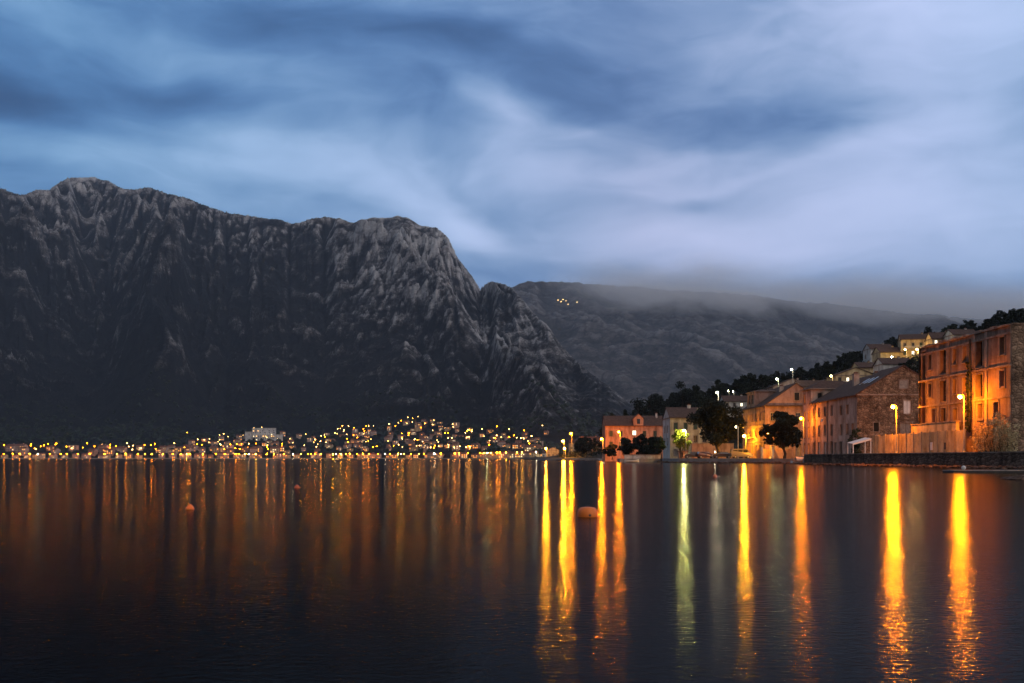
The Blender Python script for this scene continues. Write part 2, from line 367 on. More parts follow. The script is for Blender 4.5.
if HAZE > 0: tag(box_obj('haze', (-9500, -1500, -6), (12500, 10000, 1750), hz), 'thin evening haze over the bay', kind='stuff')

# the cloud lying along the far mountain's crest
cm = bpy.data.materials.new('low_cloud'); cm.use_nodes = True; cm.node_tree.nodes.clear(); t = NT(cm.node_tree)
out = t.n('ShaderNodeOutputMaterial'); pv = t.n('ShaderNodeVolumePrincipled'); t.link(pv.outputs[0], out.inputs['Volume'])
pv.inputs['Color'].default_value = (1, 1, 1, 1); pv.inputs['Anisotropy'].default_value = 0
g = t.n('ShaderNodeNewGeometry').outputs['Position']; sp = t.n('ShaderNodeSeparateXYZ'); t.link(g, sp.inputs[0])
nz = t.noise(t.mapping(g, (1, .6, 2.2)), .0016, 6, .6, .8)
def ss(v, a, b_):
    m_ = t.n('ShaderNodeMapRange', interpolation_type='SMOOTHSTEP'); t.put(m_.inputs[0], v); m_.inputs[1].default_value = a; m_.inputs[2].default_value = b_; return m_.outputs[0]
zc = t.math('ADD', sp.outputs[2], t.math('MULTIPLY_ADD', sp.outputs[0], .05, -35))      # the cloud follows the falling crest
zz = t.math('MULTIPLY_ADD', t.math('SUBTRACT', nz, .5), 560, zc)
zz2 = t.math('MULTIPLY_ADD', t.math('SUBTRACT', nz, .5), -260, zc)
dn = t.math('MULTIPLY', ss(zz, 790, 960), ss(zz2, 1150, 985))
dn = t.math('MULTIPLY', dn, ss(sp.outputs[0], 100, 900)); dn = t.math('MULTIPLY', dn, ss(sp.outputs[1], 5150, 5700))
t.link(t.math('MULTIPLY', dn, .0032), pv.inputs['Density'])
cm.cycles.volume_step_rate = 1.0
tag(box_obj('low_cloud', (200, 5100, 640), (7500, 7200, 1350), cm), 'grey cloud lying on the crest of the far mountain', kind='stuff')
# ================================================================== mesh builder
class MB:
    def __init__(s): s.v = []; s.f = []; s.m = []; s.mats = []; s.smooth = []
    def mi(s, mat):
        if mat not in s.mats: s.mats.append(mat)
        return s.mats.index(mat)
    def face(s, pts, mat, sm=False):
        b = len(s.v); s.v += [tuple(p) for p in pts]; s.f.append(tuple(range(b, b + len(pts)))); s.m.append(s.mi(mat)); s.smooth.append(sm)
    def box(s, lo, hi, mat, M=None):
        lo, hi = [min(a, b) for a, b in zip(lo, hi)], [max(a, b) for a, b in zip(lo, hi)]
        vs = [Vector((x, y, z)) for x in (lo[0], hi[0]) for y in (lo[1], hi[1]) for z in (lo[2], hi[2])]
        if M: vs = [M @ v for v in vs]
        b = len(s.v); s.v += [tuple(v) for v in vs]
        for f in ((0, 1, 3, 2), (4, 6, 7, 5), (0, 4, 5, 1), (2, 3, 7, 6), (0, 2, 6, 4), (1, 5, 7, 3)):
            s.f.append(tuple(b + i for i in f)); s.m.append(s.mi(mat)); s.smooth.append(False)
    def tube(s, pts, rad, mat, n=7, caps=True):
        pts = [Vector(p) for p in pts]; rings = []
        for i, p in enumerate(pts):
            dv = (pts[min(i + 1, len(pts) - 1)] - pts[max(i - 1, 0)]).normalized()
            u = dv.cross(Vector((0, 0, 1)));  u = u.normalized() if u.length > .05 else Vector((1, 0, 0))
            w = dv.cross(u).normalized(); r = rad[i] if hasattr(rad, '__len__') else rad
            b = len(s.v); s.v += [tuple(p + (u * math.cos(2 * math.pi * k / n) + w * math.sin(2 * math.pi * k / n)) * r) for k in range(n)]
            rings.append(b)
        for a, b in zip(rings, rings[1:]):
            for k in range(n):
                s.f.append((a + k, a + (k + 1) % n, b + (k + 1) % n, b + k)); s.m.append(s.mi(mat)); s.smooth.append(True)
        if caps:
            for r in (rings[0], rings[-1]): s.f.append(tuple(range(r, r + n))); s.m.append(s.mi(mat)); s.smooth.append(False)
    def ball(s, c, r, mat, sub=1, sc=(1, 1, 1), jit=0, rnd=None):
        bm = bmesh.new(); bmesh.ops.create_icosphere(bm, subdivisions=sub, radius=1)
        b = len(s.v)
        for v in bm.verts:
            k = 1 + (rnd.uniform(-jit, jit) if jit else 0)
            s.v.append((c[0] + v.co.x * r * sc[0] * k, c[1] + v.co.y * r * sc[1] * k, c[2] + v.co.z * r * sc[2] * k))
        for f in bm.faces: s.f.append(tuple(b + v.index for v in f.verts)); s.m.append(s.mi(mat)); s.smooth.append(not jit)
        bm.free()
    def lathe(s, c, prof, mat, n=20):
        b = len(s.v)
        for r, z in prof:
            for k in range(n): s.v.append((c[0] + r * math.cos(2 * math.pi * k / n), c[1] + r * math.sin(2 * math.pi * k / n), c[2] + z))
        for i in range(len(prof) - 1):
            for k in range(n):
                s.f.append((b + i * n + k, b + i * n + (k + 1) % n, b + (i + 1) * n + (k + 1) % n, b + (i + 1) * n + k)); s.m.append(s.mi(mat)); s.smooth.append(True)
    def mesh(s, name):
        me = bpy.data.meshes.new(name); me.from_pydata(s.v, [], s.f)
        for m in s.mats: me.materials.append(m)
        me.polygons.foreach_set('material_index', s.m); me.polygons.foreach_set('use_smooth', s.smooth); me.update(); return me
    def build(s, name, parent=None, loc=None):
        o = bpy.data.objects.new(name, s.mesh(name)); COL.objects.link(o)
        if parent: o.parent = parent; KID.setdefault(parent.name, []).append(o)
        if loc is not None: o.location = loc
        return o

# ------------------------------------------------------------------ materials
M = {}
def stone(name, c1, c2, c3, sc=.9, blocks=None, bump=.6):
    m, t, b = new_mat(name); g = t.n('ShaderNodeTexCoord').outputs['Object']
    f = t.noise(g, sc, 8, .7); f2 = t.noise(t.mapping(g, (1, 1, .25)), .8, 4, .6)
    col = t.ramp(f, [(.3, c1), (.5, c2), (.72, c3)])
    stain = t.ramp(f2, [(.38, (.42, .38, .36)), (.55, (1, 1, 1))])
    col = t.mix(.75, col, stain, 'MULTIPLY')
    h = t.noise(g, sc * 6, 6, .65)
    if blocks:
        vo = t.n('ShaderNodeTexVoronoi', feature='DISTANCE_TO_EDGE'); vo.inputs['Scale'].default_value = 1; t.link(t.mapping(g, (1 / blocks[0], 1 / blocks[0], 1 / blocks[1])), vo.inputs['Vector'])
        j = t.ramp(vo.outputs['Distance'], [(0, (.35, .33, .3)), (.09, (1, 1, 1))])
        vc = t.n('ShaderNodeTexVoronoi'); vc.inputs['Scale'].default_value = 1; t.link(t.mapping(g, (1 / blocks[0], 1 / blocks[0], 1 / blocks[1])), vc.inputs['Vector'])
        bw = t.n('ShaderNodeRGBToBW'); t.link(vc.outputs['Color'], bw.inputs[0])
        col = t.mix(1, col, j, 'MULTIPLY'); col = t.mix(.7, col, t.ramp(bw.outputs[0], [(.2, (.45, .43, .42)), (.8, (1.2, 1.15, 1.1))]), 'MULTIPLY')
        h = t.math('ADD', h, t.math('MULTIPLY', vo.outputs['Distance'], 2.0, clamp=True))
    t.link(col, b.inputs['Base Color']); b.inputs['Roughness'].default_value = .92; b.inputs['Specular IOR Level'].default_value = .15
    bp = t.n('ShaderNodeBump'); bp.inputs['Strength'].default_value = bump; bp.inputs['Distance'].default_value = .12
    t.link(h, bp.inputs['Height']); t.link(bp.outputs[0], b.inputs['Normal']); return m
M['ruin'] = stone('old_ashlar_stone', (.17, .10, .07), (.28, .18, .13), (.36, .25, .19), .55)
M['ruin_trim'] = stone('dressed_stone', (.22, .15, .11), (.32, .235, .18), (.40, .31, .25), 1.2)
M['rubble_wall'] = stone('rubble_masonry', (.12, .075, .05), (.27, .18, .12), (.40, .29, .20), .8, (.55, .35), .9)
M['quay'] = stone('quay_masonry', (.08, .05, .035), (.17, .11, .08), (.26, .18, .13), .7, (.9, .32), .9)
M['plaster'] = stone('weathered_pink_plaster', (.30, .20, .15), (.46, .33, .26), (.58, .44, .36), .45)
M['plaster_b'] = stone('faded_brown_plaster', (.20, .11, .08), (.32, .19, .145), (.42, .27, .22), .45)
M['plaster_y'] = stone('ochre_plaster', (.34, .25, .14), (.55, .42, .24), (.66, .52, .32), .45)
M['plaster_w'] = stone('pale_plaster', (.38, .36, .33), (.58, .56, .52), (.72, .70, .66), .45)
M['plaster_o'] = stone('orange_plaster', (.30, .17, .11), (.44, .25, .16), (.52, .32, .21), .45)
def tile_mat(name, c1, c2):
    m, t, b = new_mat(name); g = t.n('ShaderNodeTexCoord').outputs['Object']
    t.link(t.ramp(t.noise(g, 1.4, 6, .7), [(.3, c1), (.7, c2)]), b.inputs['Base Color']); b.inputs['Roughness'].default_value = .9; b.inputs['Specular IOR Level'].default_value = .15
    w = t.n('ShaderNodeTexWave', wave_type='BANDS', bands_direction='X'); w.inputs['Scale'].default_value = 1.5; w.inputs['Distortion'].default_value = .4; t.link(t.mapping(g, (1, 1, .3), (0, 0, .78)), w.inputs['Vector'])
    bp = t.n('ShaderNodeBump'); bp.inputs['Strength'].default_value = .8; bp.inputs['Distance'].default_value = .1; t.link(w.outputs['Fac'], bp.inputs['Height']); t.link(bp.outputs[0], b.inputs['Normal']); return m
M['tile'] = tile_mat('old_clay_tiles', (.055, .035, .03), (.13, .075, .055))
M['tile_red'] = tile_mat('red_clay_tiles', (.12, .05, .03), (.22, .09, .06))
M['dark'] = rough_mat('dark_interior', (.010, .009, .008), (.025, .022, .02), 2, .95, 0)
M['glass'] = rough_mat('dark_window_glass', (.012, .014, .017), (.03, .032, .035), 1, .12, 0, spec=.6)
M['wood'] = rough_mat('painted_window_wood', (.16, .13, .11), (.30, .26, .22), 3, .7, .2)
M['white'] = rough_mat('white_paint', (.62, .60, .57), (.80, .79, .76), 2, .5, .05)
M['green_sh'] = rough_mat('green_shutter_paint', (.03, .055, .04), (.06, .09, .065), 3, .6, .2)
M['metal'] = rough_mat('galvanised_metal', (.20, .20, .20), (.34, .34, .33), 2, .5, .1, metal=.3)
M['dmetal'] = rough_mat('dark_iron', (.03, .03, .03), (.06, .055, .05), 4, .6, .1)
M['bark'] = rough_mat('bark', (.035, .027, .02), (.08, .06, .045), 6, .95, .6)
M['paving'] = rough_mat('stone_paving', (.16, .15, .14), (.28, .26, .24), .8, .85, .3)
M['earth'] = rough_mat('scrubby_hillside_earth', (.010, .012, .007), (.025, .024, .016), .06, .95, .6, bdist=.5, c3=(.05, .045, .035))
def leaf_mat(name, c1, c2):
    m, t, b = new_mat(name); g = t.n('ShaderNodeTexCoord').outputs['Object']
    oi = t.n('ShaderNodeObjectInfo').outputs['Random']
    f = t.math('ADD', t.noise(g, .9, 4, .6), t.math('MULTIPLY', t.math('SUBTRACT', oi, .5), .2))
    t.link(t.ramp(f, [(.3, c1), (.7, c2)]), b.inputs['Base Color']); b.inputs['Roughness'].default_value = .7; b.inputs['Specular IOR Level'].default_value = .2
    return m
M['leaf'] = leaf_mat('evergreen_leaves', (.010, .018, .008), (.035, .05, .02))
M['leaf_dark'] = leaf_mat('dark_evergreen_leaves', (.006, .010, .005), (.018, .026, .012))
M['leaf_fresh'] = leaf_mat('fresh_green_leaves', (.12, .15, .02), (.26, .30, .05))
M['leaf_dry'] = leaf_mat('pale_dry_leaves', (.30, .23, .10), (.58, .48, .28))
SOD, AMB, WARM, COOL, GRN = (1, .24, .002), (1, .37, .01), (1, .58, .16), (1, .84, .52), (.94, 1, .50)

# ------------------------------------------------------------------ far town
rnd = random.Random(11)
house_wall_cols = [M['plaster'], M['plaster_y'], M['plaster_b'], M['plaster_o'], M['plaster']]  # warm plasters stand in for orange lamp glow on the walls
WIN = [emit_mat('lit_window_warm', (1, .50, .12), 3.2), emit_mat('lit_window_pale', (1, .78, .45), 2.6), emit_mat('lit_window_orange', (1, .33, .04), 4)]
def far_house_mesh(name, w, l, h, wall, roof, lit, seed, flat=False):
    r = random.Random(seed); b = MB()
    b.box((-w / 2, -l / 2, -3), (w / 2, l / 2, h), wall)
    if flat:
        b.box((-w / 2 - .3, -l / 2 - .3, h + .002), (w / 2 + .3, l / 2 + .3, h + .4), wall)
    else:
        rh = l * .27
        for sgn in (-1, 1):
            b.face([(-w / 2 - .4, sgn * (l / 2 + .5), h - .1), (w / 2 + .4, sgn * (l / 2 + .5), h - .1), (w / 2 + .4, 0, h + rh), (-w / 2 - .4, 0, h + rh)], roof)
        for sgn in (-1, 1):
            b.face([(sgn * w / 2, -l / 2, h), (sgn * w / 2, l / 2, h), (sgn * w / 2, 0, h + rh - .25)], wall)
        b.box((w * .2, -.4, h + rh * .5), (w * .2 + .7, .4, h + rh + 1.0), wall)
    nf = max(1, int(h // 2.9)); nw = max(2, int(w // 2.6))
    for k in range(nf):
        for i in range(nw):
            x = -w / 2 + (i + .5) * w / nw; z = .9 + k * 2.9
            mt = r.choice(lit) if r.random() < .30 else M['glass']
            b.box((x - .5, -l / 2 - .06, z), (x + .5, -l / 2 - .012, z + 1.4), mt)
    return b.mesh(name)
protos = []
for i in range(12):
    protos.append(far_house_mesh('house', rnd.uniform(9, 15), rnd.uniform(8, 11), rnd.choice([5.8, 6.2, 8.6, 9]), house_wall_cols[i % 5], M['tile_red'], WIN, i, flat=(i % 6 == 5)))
occupied = []
def free(x, y, r):
    for a, b_ in occupied:
        if (x - a)**2 + (y - b_)**2 < r * r: return False
    return True
def scatter_houses(pxr, pyr, n, label, group, sc=(.8, 1.25), top=None):
    k = 0; tries = 0
    while k < n and tries < n * 40:
        tries += 1
        px = rnd.uniform(*pxr); py = rnd.uniform(*pyr)
        if top and py < top(px): continue
        D = L1.depth(px, py); x = xat(px, D)
        if not free(x, D, 13): continue
        occupied.append((x, D))
        o = bpy.data.objects.new('house', rnd.choice(protos)); COL.objects.link(o)
        o.location = (x, D, max(.9, L1.ground(px, D))); o.rotation_euler = (0, 0, rnd.uniform(-.5, .5)); s_ = rnd.uniform(*sc); o.scale = (s_, s_, s_)
        tag(o, label, 'house', group); k += 1
def shoreD(px): return float(np.interp(px, L1.px, L1.D0))
# waterfront rows
k = 0
for px in np.arange(-6, 540, 5.4):
    D = shoreD(px) + rnd.uniform(20, 34); pxx = px + rnd.uniform(-1, 1); x = xat(pxx, D)
    if rnd.random() < .12 or not free(x, D, 10): continue
    occupied.append((x, D))
    o = bpy.data.objects.new('house', rnd.choice(protos)); COL.objects.link(o); s_ = rnd.uniform(.6, .9)
    o.location = (x, D, max(1.0, L1.ground(pxx, D))); o.rotation_euler = (0, 0, rnd.uniform(-.3, .3)); o.scale = (s_, s_, s_)
    tag(o, 'small house in the waterfront row across the bay, lit by orange lamps', 'house', 'waterfront houses of the far town')
scatter_houses((0, 284), (450.5, 455), 34, 'house just behind the waterfront row under the dark bare slope', 'second row of houses of the far town')
scatter_houses((186, 284), (431, 447), 22, 'pale house on the low rise around the big white block', 'hillside houses by the white block', (.6, .9), lambda p: 446 - (p - 180) * .18)
scatter_houses((286, 330), (437, 454), 14, 'small house on the dim slope between the white block and the bright hamlet', 'houses between the two lit clusters', (.6, .9))
scatter_houses((326, 378), (428, 454), 26, 'house of the small hillside hamlet across the bay', 'hamlet houses across the bay', (.6, .9))
scatter_houses((386, 476), (421, 454), 56, 'house in the brightest stacked cluster of the far town', 'houses stacked on the bright hill', (.6, .95), lambda p: 420 + abs(p - 424) * .22)
scatter_houses((478, 548), (432, 452), 28, 'house on the shore slope near the point, below the cliffs', 'houses near the point', (.6, .9))
# the big white terraced block
root = empty('apartment_block'); D = L1.depth(262, 441); x = xat(262, D); z = L1.ground(262, D)
root.location = (x, D, z); tag(root, 'largest pale terraced apartment block standing above the orange waterfront', 'apartment block')
b = MB()
for (x0, x1, y0, z1) in ((-22, 20, 14, 24), (-34, -22.2, 10, 17), (20.2, 34, 8, 12), (-14, 12, 2, 13)):
    b.box((x0, y0, -8), (x1, y0 + 12, z1), M['plaster_w'])
b.build('wall', root)
for kf in range(6):
    for xx in np.arange(-20, 19, 4.2):
        if kf < 3 and -14 < xx < 12: yy = 2
        else: yy = 14
        z0 = 1.2 + kf * 3.4
        if rnd.random() < .55:
            w = MB(); w.box((xx, yy - .08, z0), (xx + 1.7, yy - .015, z0 + 1.7), rnd.choice(WIN[:2]) if rnd.random() < .35 else M['glass']); w.build('window', root)
b = MB()
for (x0, x1, y0, z1) in ((-22, 20, 14, 24), (-34, -22.2, 10, 17)): b.box((x0 - .5, y0 - .5, z1 + .003), (x1 + .5, y0 + 12.5, z1 + .5), M['plaster_w'])
b.build('roof', root)

# street lamps of the far town
def lampmat(name, col, s, samp=True):
    m = emit_mat(name, col, s)
    if not samp: m.cycles.emission_sampling = 'NONE'
    return m
for m_ in WIN: m_.cycles.emission_sampling = 'NONE'
LM = {k: lampmat(n_, c_, s_, False) for k, n_, c_, s_ in (('so', 'sodium_lamp_small', SOD, 80), ('so2', 'sodium_lamp_small_bright', SOD, 110), ('sy', 'amber_lamp_small', AMB, 60), ('sw', 'pale_lamp_small', WARM, 22), ('sm', 'warm_lamp_small', (1, .46, .10), 60))}
LM.update({'o3': lampmat('sodium_lamp_strong', SOD, 290), 'o2': lampmat('sodium_lamp', SOD, 120), 'o1': lampmat('sodium_lamp_weak', SOD, 60), 'y3': lampmat('amber_lamp_strong', AMB, 420), 'y2': lampmat('amber_lamp', AMB, 140),
      'w2': lampmat('pale_lamp', COOL, 80), 'w1': lampmat('pale_lamp_weak', COOL, 100), 'm1': lampmat('warm_lamp_weak', WARM, 60), 'g2': lampmat('greenish_lamp', GRN, 150)})
def lamp_mesh(h, r, mat):
    b = MB(); b.tube([(0, 0, -.5), (0, 0, h)], [.09, .06], M['metal'], 5); b.tube([(0, 0, h), (0, -.9, h + .2)], .05, M['metal'], 5)
    b.ball((0, -.9, h - .05 - r * .2), r, mat, 1, (1, 1, .8)); return b.mesh('street_lamp')
far_lamp = {k: lamp_mesh(6.5, .72 if k[0] != 's' else .62, v) for k, v in LM.items()}
def put_lamp(px, D, key, label, group, z=None):
    o = bpy.data.objects.new('street_lamp', far_lamp[key]); COL.objects.link(o)
    o.location = (xat(px, D), D, z if z is not None else max(1.0, L1.ground(px, D))); tag(o, label, 'street lamp', group); return o
row = [(4, 'o1'), (13, 'o2'), (20, 'o3'), (30, 'o3'), (38, 'w2'), (50, 'o1'), (61, 'o2'), (67, 'o2'), (78, 'o1'), (90, 'o2'), (105, 'o3'), (117, 'y2'), (126, 'o3'), (138, 'o2'), (145, 'o2'), (152, 'o3'), (163, 'o2'), (173, 'o2'), (181, 'o2'), (187, 'y3'), (190, 'o3'),
       (203, 'o3'), (216, 'o2'), (225, 'o2'), (236, 'o3'), (239, 'o2'), (245, 'y3'), (249, 'w2'), (256, 'y3'), (267, 'o3'), (274, 'o3'), (284, 'o3'), (293, 'w2'), (301, 'y2'), (308, 'o2'), (311, 'o2'), (315, 'o2'), (321, 'o3'), (333, 'y3'), (336, 'w2'), (341, 'y3'), (346, 'o3'), (350, 'y2'),
       (357, 'o1'), (363, 'o3'), (369, 'o3'), (378, 'o1'), (385, 'w2'), (390, 'o2'), (398, 'y3'), (401, 'm1'), (404, 'y2'), (411, 'o2'), (419, 'y2'), (424, 'o2'), (434, 'w2'), (435, 'w2'), (441, 'o3'), (455, 'o3'), (459, 'o2'), (468, 'o1'),
       (480, 'o2'), (484, 'y2'), (487, 'g2'), (491, 'y3'), (497, 'o3'), (500, 'o3'), (506, 'y2'), (517, 'y2'), (522, 'y2'), (536, 'w1')]
for px, kk in row: put_lamp(px, shoreD(px) + 7, kk, 'street lamp on the waterfront of the far town, mirrored as a thin streak', 'waterfront street lamps of the far town')
def scatter_lamps(pxr, pyr, n, keys, label, group, top=None):
    k = 0; tr = 0
    while k < n and tr < n * 30:
        tr += 1
        px = rnd.uniform(*pxr); py = rnd.uniform(*pyr)
        if top and py < top(px): continue
        D = L1.depth(px, py); x = xat(px, D)
        if not free(x, D, 8): continue
        put_lamp(px, D, rnd.choice(keys), label, group); k += 1
scatter_lamps((0, 284), (447, 453.5), 62, ['so', 'so', 'so2', 'sm'], 'small orange street lamp among the houses behind the far waterfront', 'orange lamps behind the waterfront')
scatter_lamps((190, 284), (431, 446), 20, ['sw', 'sw', 'sw', 'sm'], 'pale street lamp on the rise by the big white block', 'pale lamps by the white block', lambda p: 445 - (p - 180) * .18)
scatter_lamps((286, 328), (437, 453), 14, ['sw', 'sm', 'so'], 'faint street lamp on the slope between the two lit clusters', 'lamps between the clusters')
scatter_lamps((330, 378), (427, 453), 26, ['sw', 'sm', 'so', 'so2', 'sw'], 'street lamp of the small hillside hamlet across the bay', 'hamlet lamps across the bay')
scatter_lamps((386, 472), (419, 453), 62, ['sm', 'sm', 'so', 'sw', 'sy', 'sw'], 'street lamp in the brightest stacked cluster of the far town', 'lamps of the bright hill town', lambda p: 418 + abs(p - 424) * .25)
scatter_lamps((478, 545), (430, 450), 20, ['sm', 'sw', 'so', 'sw'], 'street lamp on the shore slope near the point', 'lamps near the point')
for px, py, kk in ((497, 431, 'so2'), (187, 436, 'sy'), (408, 420.5, 'sw'), (418, 420, 'sw')):
    D = L1.depth(px, py); put_lamp(px, D, kk, {497: 'single strong orange lamp high on the slope near the point', 187: 'lone yellow lamp at the end of the road above the waterfront', 408: 'topmost pale lamp above the bright hill town', 418: 'second topmost pale lamp above the bright hill town'}[px], None)
for px, py in ((558, 303.5), (561, 305), (566, 304), (568, 306), (577, 306.5), (563, 303.5)):
    D = L2.depth(px, py); o = put_lamp(px, D, 'sw', 'lamp of the tiny village high on the far mountain', 'village lamps high on the far mountain', L2.ground(px, D)); o.scale = (2.6, 2.6, 2.6)
root = empty('church'); D = L1.depth(419, 432); root.location = (xat(419, D), D, L1.ground(419, D)); tag(root, 'small church with a lit square bell tower rising in the brightest cluster', 'church')
b = MB(); b.box((-5, 0, -3), (5, 16, 7), M['plaster_y']); b.face([(-5, -.01, 7), (5, -.01, 7), (0, -.01, 10)], M['plaster_y']); b.build('wall', root)
b = MB(); b.face([(-5.5, -.5, 6.8), (-5.5, 16, 6.8), (0, 16, 10.2), (0, -.5, 10.2)], M['tile_red']); b.face([(5.5, -.5, 6.8), (5.5, 16, 6.8), (0, 16, 10.2), (0, -.5, 10.2)], M['tile_red']); b.build('roof', root)
b = MB(); b.box((-8.6, 1, -3), (-5.01, 4.6, 17), M['plaster_y']); tw = b.build('tower', root)
b = MB(); 
for q in ((-9, .6), (-4.6, .6), (-4.6, 5), (-9, 5)): pass
c_ = [(-9, .6, 17.02), (-4.6, .6, 17.02), (-4.6, 5, 17.02), (-9, 5, 17.02)]
for i in range(4): b.face([c_[i], c_[(i + 1) % 4], (-6.8, 2.8, 21.5)], M['tile_red'])
b.build('spire', tw)
b = MB(); b.box((-7.5, .93, 13), (-6.1, .99, 15.6), M['dark']); b.build('belfry_opening', tw)
# shore woods between and below the houses
b = MB(); r2 = random.Random(5)
mlow = M['leaf_dark']
for i in range(2600):
    px = r2.uniform(-20, 690); D = shoreD(px) + r2.uniform(14, 720) ** 1.0
    x = xat(px, D); z = L1.ground(px, D)
    if z < .5 or D > L1.D1[int(np.searchsorted(L1.px, px)) % len(L1.px)] - 200 or not free(x, D, 11): continue
    rr = r2.uniform(2.0, 4.2); b.ball((x, D, z + rr * .6), rr, mlow, 1, (1.2, 1.2, 1.0), .28, r2)
tag(b.build('woods'), 'dark scrub and trees along the foot of the mountain', kind='stuff')
# low far quay line
b = MB(); pts = [(px, shoreD(px)) for px in range(-60, 545, 15)]
for (p0, d0), (p1, d1) in zip(pts, pts[1:]):
    A, B = Vector((xat(p0, d0), d0, 0)), Vector((xat(p1, d1), d1, 0)); n = Vector((0, 8, 0)); u = Vector((0, 0, 1.1)); dn = Vector((0, 0, -1))
    b.face([A + dn, B + dn, B + u, A + u], M['paving']); b.face([A + u, B + u, B + u + n, A + u + n], M['paving'])
tag(b.build('waterfront_promenade'), 'pale stone promenade edge of the far town', kind='structure')
# ================================================================== near shore: hill, quay ground
HS = [(520, 640), (545, 540), (600, 440), (640, 400), (700, 330), (745, 300), (765, 290), (803, 262), (860, 215), (918, 180), (1024, 146), (1300, 95)]
HR = [(520, 760), (545, 700), (600, 610), (640, 560), (700, 480), (800, 430), (900, 400), (1024, 350), (1300, 230)]
SKH = [(520, 457.5), (545, 457), (570, 453), (600, 440), (625, 424), (645, 413), (668, 406), (700, 399), (745, 391), (780, 384), (810, 380), (830, 373), (850, 366), (870, 360), (890, 354), (905, 351), (930, 345), (960, 340), (1000, 330), (1024, 323), (1100, 300), (1300, 255)]
L3 = Land(np.linspace(520, 1300, 260), HS, HR, SKH, 90, 1.9)
T, X, Y = L3.T, L3.X, L3.Y
H = L3.D1 * (HY - L3.sky) / F
Z = 1 + H[None] * np.where(T > 1, 1 - (T - 1) * .5, T**.9) + 2.2 * fbm(X / 40, Y / 40, 4) * smooth(.05, .3, T)
Z = np.where(T < .005, .4, Z)
L3.fit(Z, 7)
tag(grid_mesh('hill', X, Y, L3.Z, M['earth']), 'dark wooded hillside rising behind the old stone houses', kind='structure')
COAST = [(49.9, 20), (49.9, 168), (53.5, 186), (35, 209), (36, 243), (38, 298), (38, 350), (36, 400), (14, 418), (11, 430), (18, 480), (26, 600), (28, 1010)]
bm = bmesh.new()
poly = COAST + [(420, 1010), (420, 20)]
vt = [bm.verts.new((x, y, .95)) for x, y in poly]; bm.faces.new(vt[::-1] if False else vt)
vb = [bm.verts.new((x, y, -3)) for x, y in poly]
for i in range(len(COAST) - 1): bm.faces.new((vt[i], vt[i + 1], vb[i + 1], vb[i]))
bmesh.ops.recalc_face_normals(bm, faces=bm.faces); bmesh.ops.triangulate(bm, faces=bm.faces)
me = bpy.data.meshes.new('ground'); bm.to_mesh(me); bm.free(); me.materials.append(M['paving'])
g_ = bpy.data.objects.new('ground', me); COL.objects.link(g_); tag(g_, 'low paved waterfront ground', kind='structure')
b = MB(); b.face([(49.95, 20, 1.45), (90, 20, 1.45), (90, 200, 1.45), (54.2, 188, 1.45), (49.95, 168, 1.45)], M['paving'])
b.face([(49.95, 168, 1.45), (54.2, 188, 1.45), (54.2, 188, .9), (49.95, 168, .9)], M['paving'])
tag(b.build('street'), 'raised quayside street behind the sea wall', kind='structure')
b = MB(); b.box((49.3, 20, -2), (49.9, 168, 1.58), M['quay']); b.box((49.22, 20, 1.583), (49.98, 168.2, 1.70), M['ruin_trim'])
o = b.build('quay_wall'); tag(o, 'long dark stone sea wall below the fence and the lamps', 'sea wall')
# rubble at the foot of the wall
b = MB(); r3 = random.Random(3)
for i in range(520):
    y = r3.uniform(78, 172); x = 49.3 - abs(r3.gauss(0, .75)) - .1; s_ = r3.uniform(.12, .42)
    b.ball((x, y, r3.uniform(-.05, .12)), s_, M['quay'], 1, (1, 1.2, .6), .25, r3)
tag(b.build('rubble'), 'loose rocks along the foot of the sea wall', kind='stuff')
b = MB()
for i in range(420):
    k = r3.choice([2, 2, 2, 3, 4, 5, 7]); (x0, y0), (x1, y1) = COAST[k], COAST[k + 1]; u = r3.random()
    b.ball((x0 + (x1 - x0) * u + r3.uniform(-.7, .1), y0 + (y1 - y0) * u - r3.uniform(0, .9), r3.uniform(-.05, .2)), r3.uniform(.15, .45), M['quay'], 1, (1.3, 1, .6), .25, r3)
tag(b.build('shore_rubble'), 'loose rocks below the low quay edge', kind='stuff')

# ------------------------------------------------------------------ facade tools
def facade(b, O, u, n, L, z0, z1, ops, mat, depth=.35, rmat=None):
    """wall face from O along u with outward normal n, real openings (s0, s1, z0, z1) with reveals"""
    rmat = rmat or mat
    O = Vector((O[0], O[1], 0)); u = Vector((u[0], u[1], 0)); n = Vector((n[0], n[1], 0))
    def pt(s, z, d=0): return O + u * s + Vector((0, 0, z)) - n * d
    S = sorted({0, L} | {v for o_ in ops for v in o_[:2]}); Zs = sorted({z0, z1} | {v for o_ in ops for v in o_[2:4]})
    for i in range(len(S) - 1):
        for j in range(len(Zs) - 1):
            sm, zm = (S[i] + S[i + 1]) / 2, (Zs[j] + Zs[j + 1]) / 2
            if any(o_[0] < sm < o_[1] and o_[2] < zm < o_[3] for o_ in ops): continue
            b.face([pt(S[i], Zs[j]), pt(S[i + 1], Zs[j]), pt(S[i + 1], Zs[j + 1]), pt(S[i], Zs[j + 1])], mat)
    for a0, a1, c0, c1 in [o_[:4] for o_ in ops]:
        for q in (((a0, c0), (a1, c0)), ((a0, c1), (a1, c1)), ((a0, c0), (a0, c1)), ((a1, c0), (a1, c1))):
            (p, r), (p2, r2_) = q; b.face([pt(p, r), pt(p2, r2_), pt(p2, r2_, depth), pt(p, r, depth)], rmat)
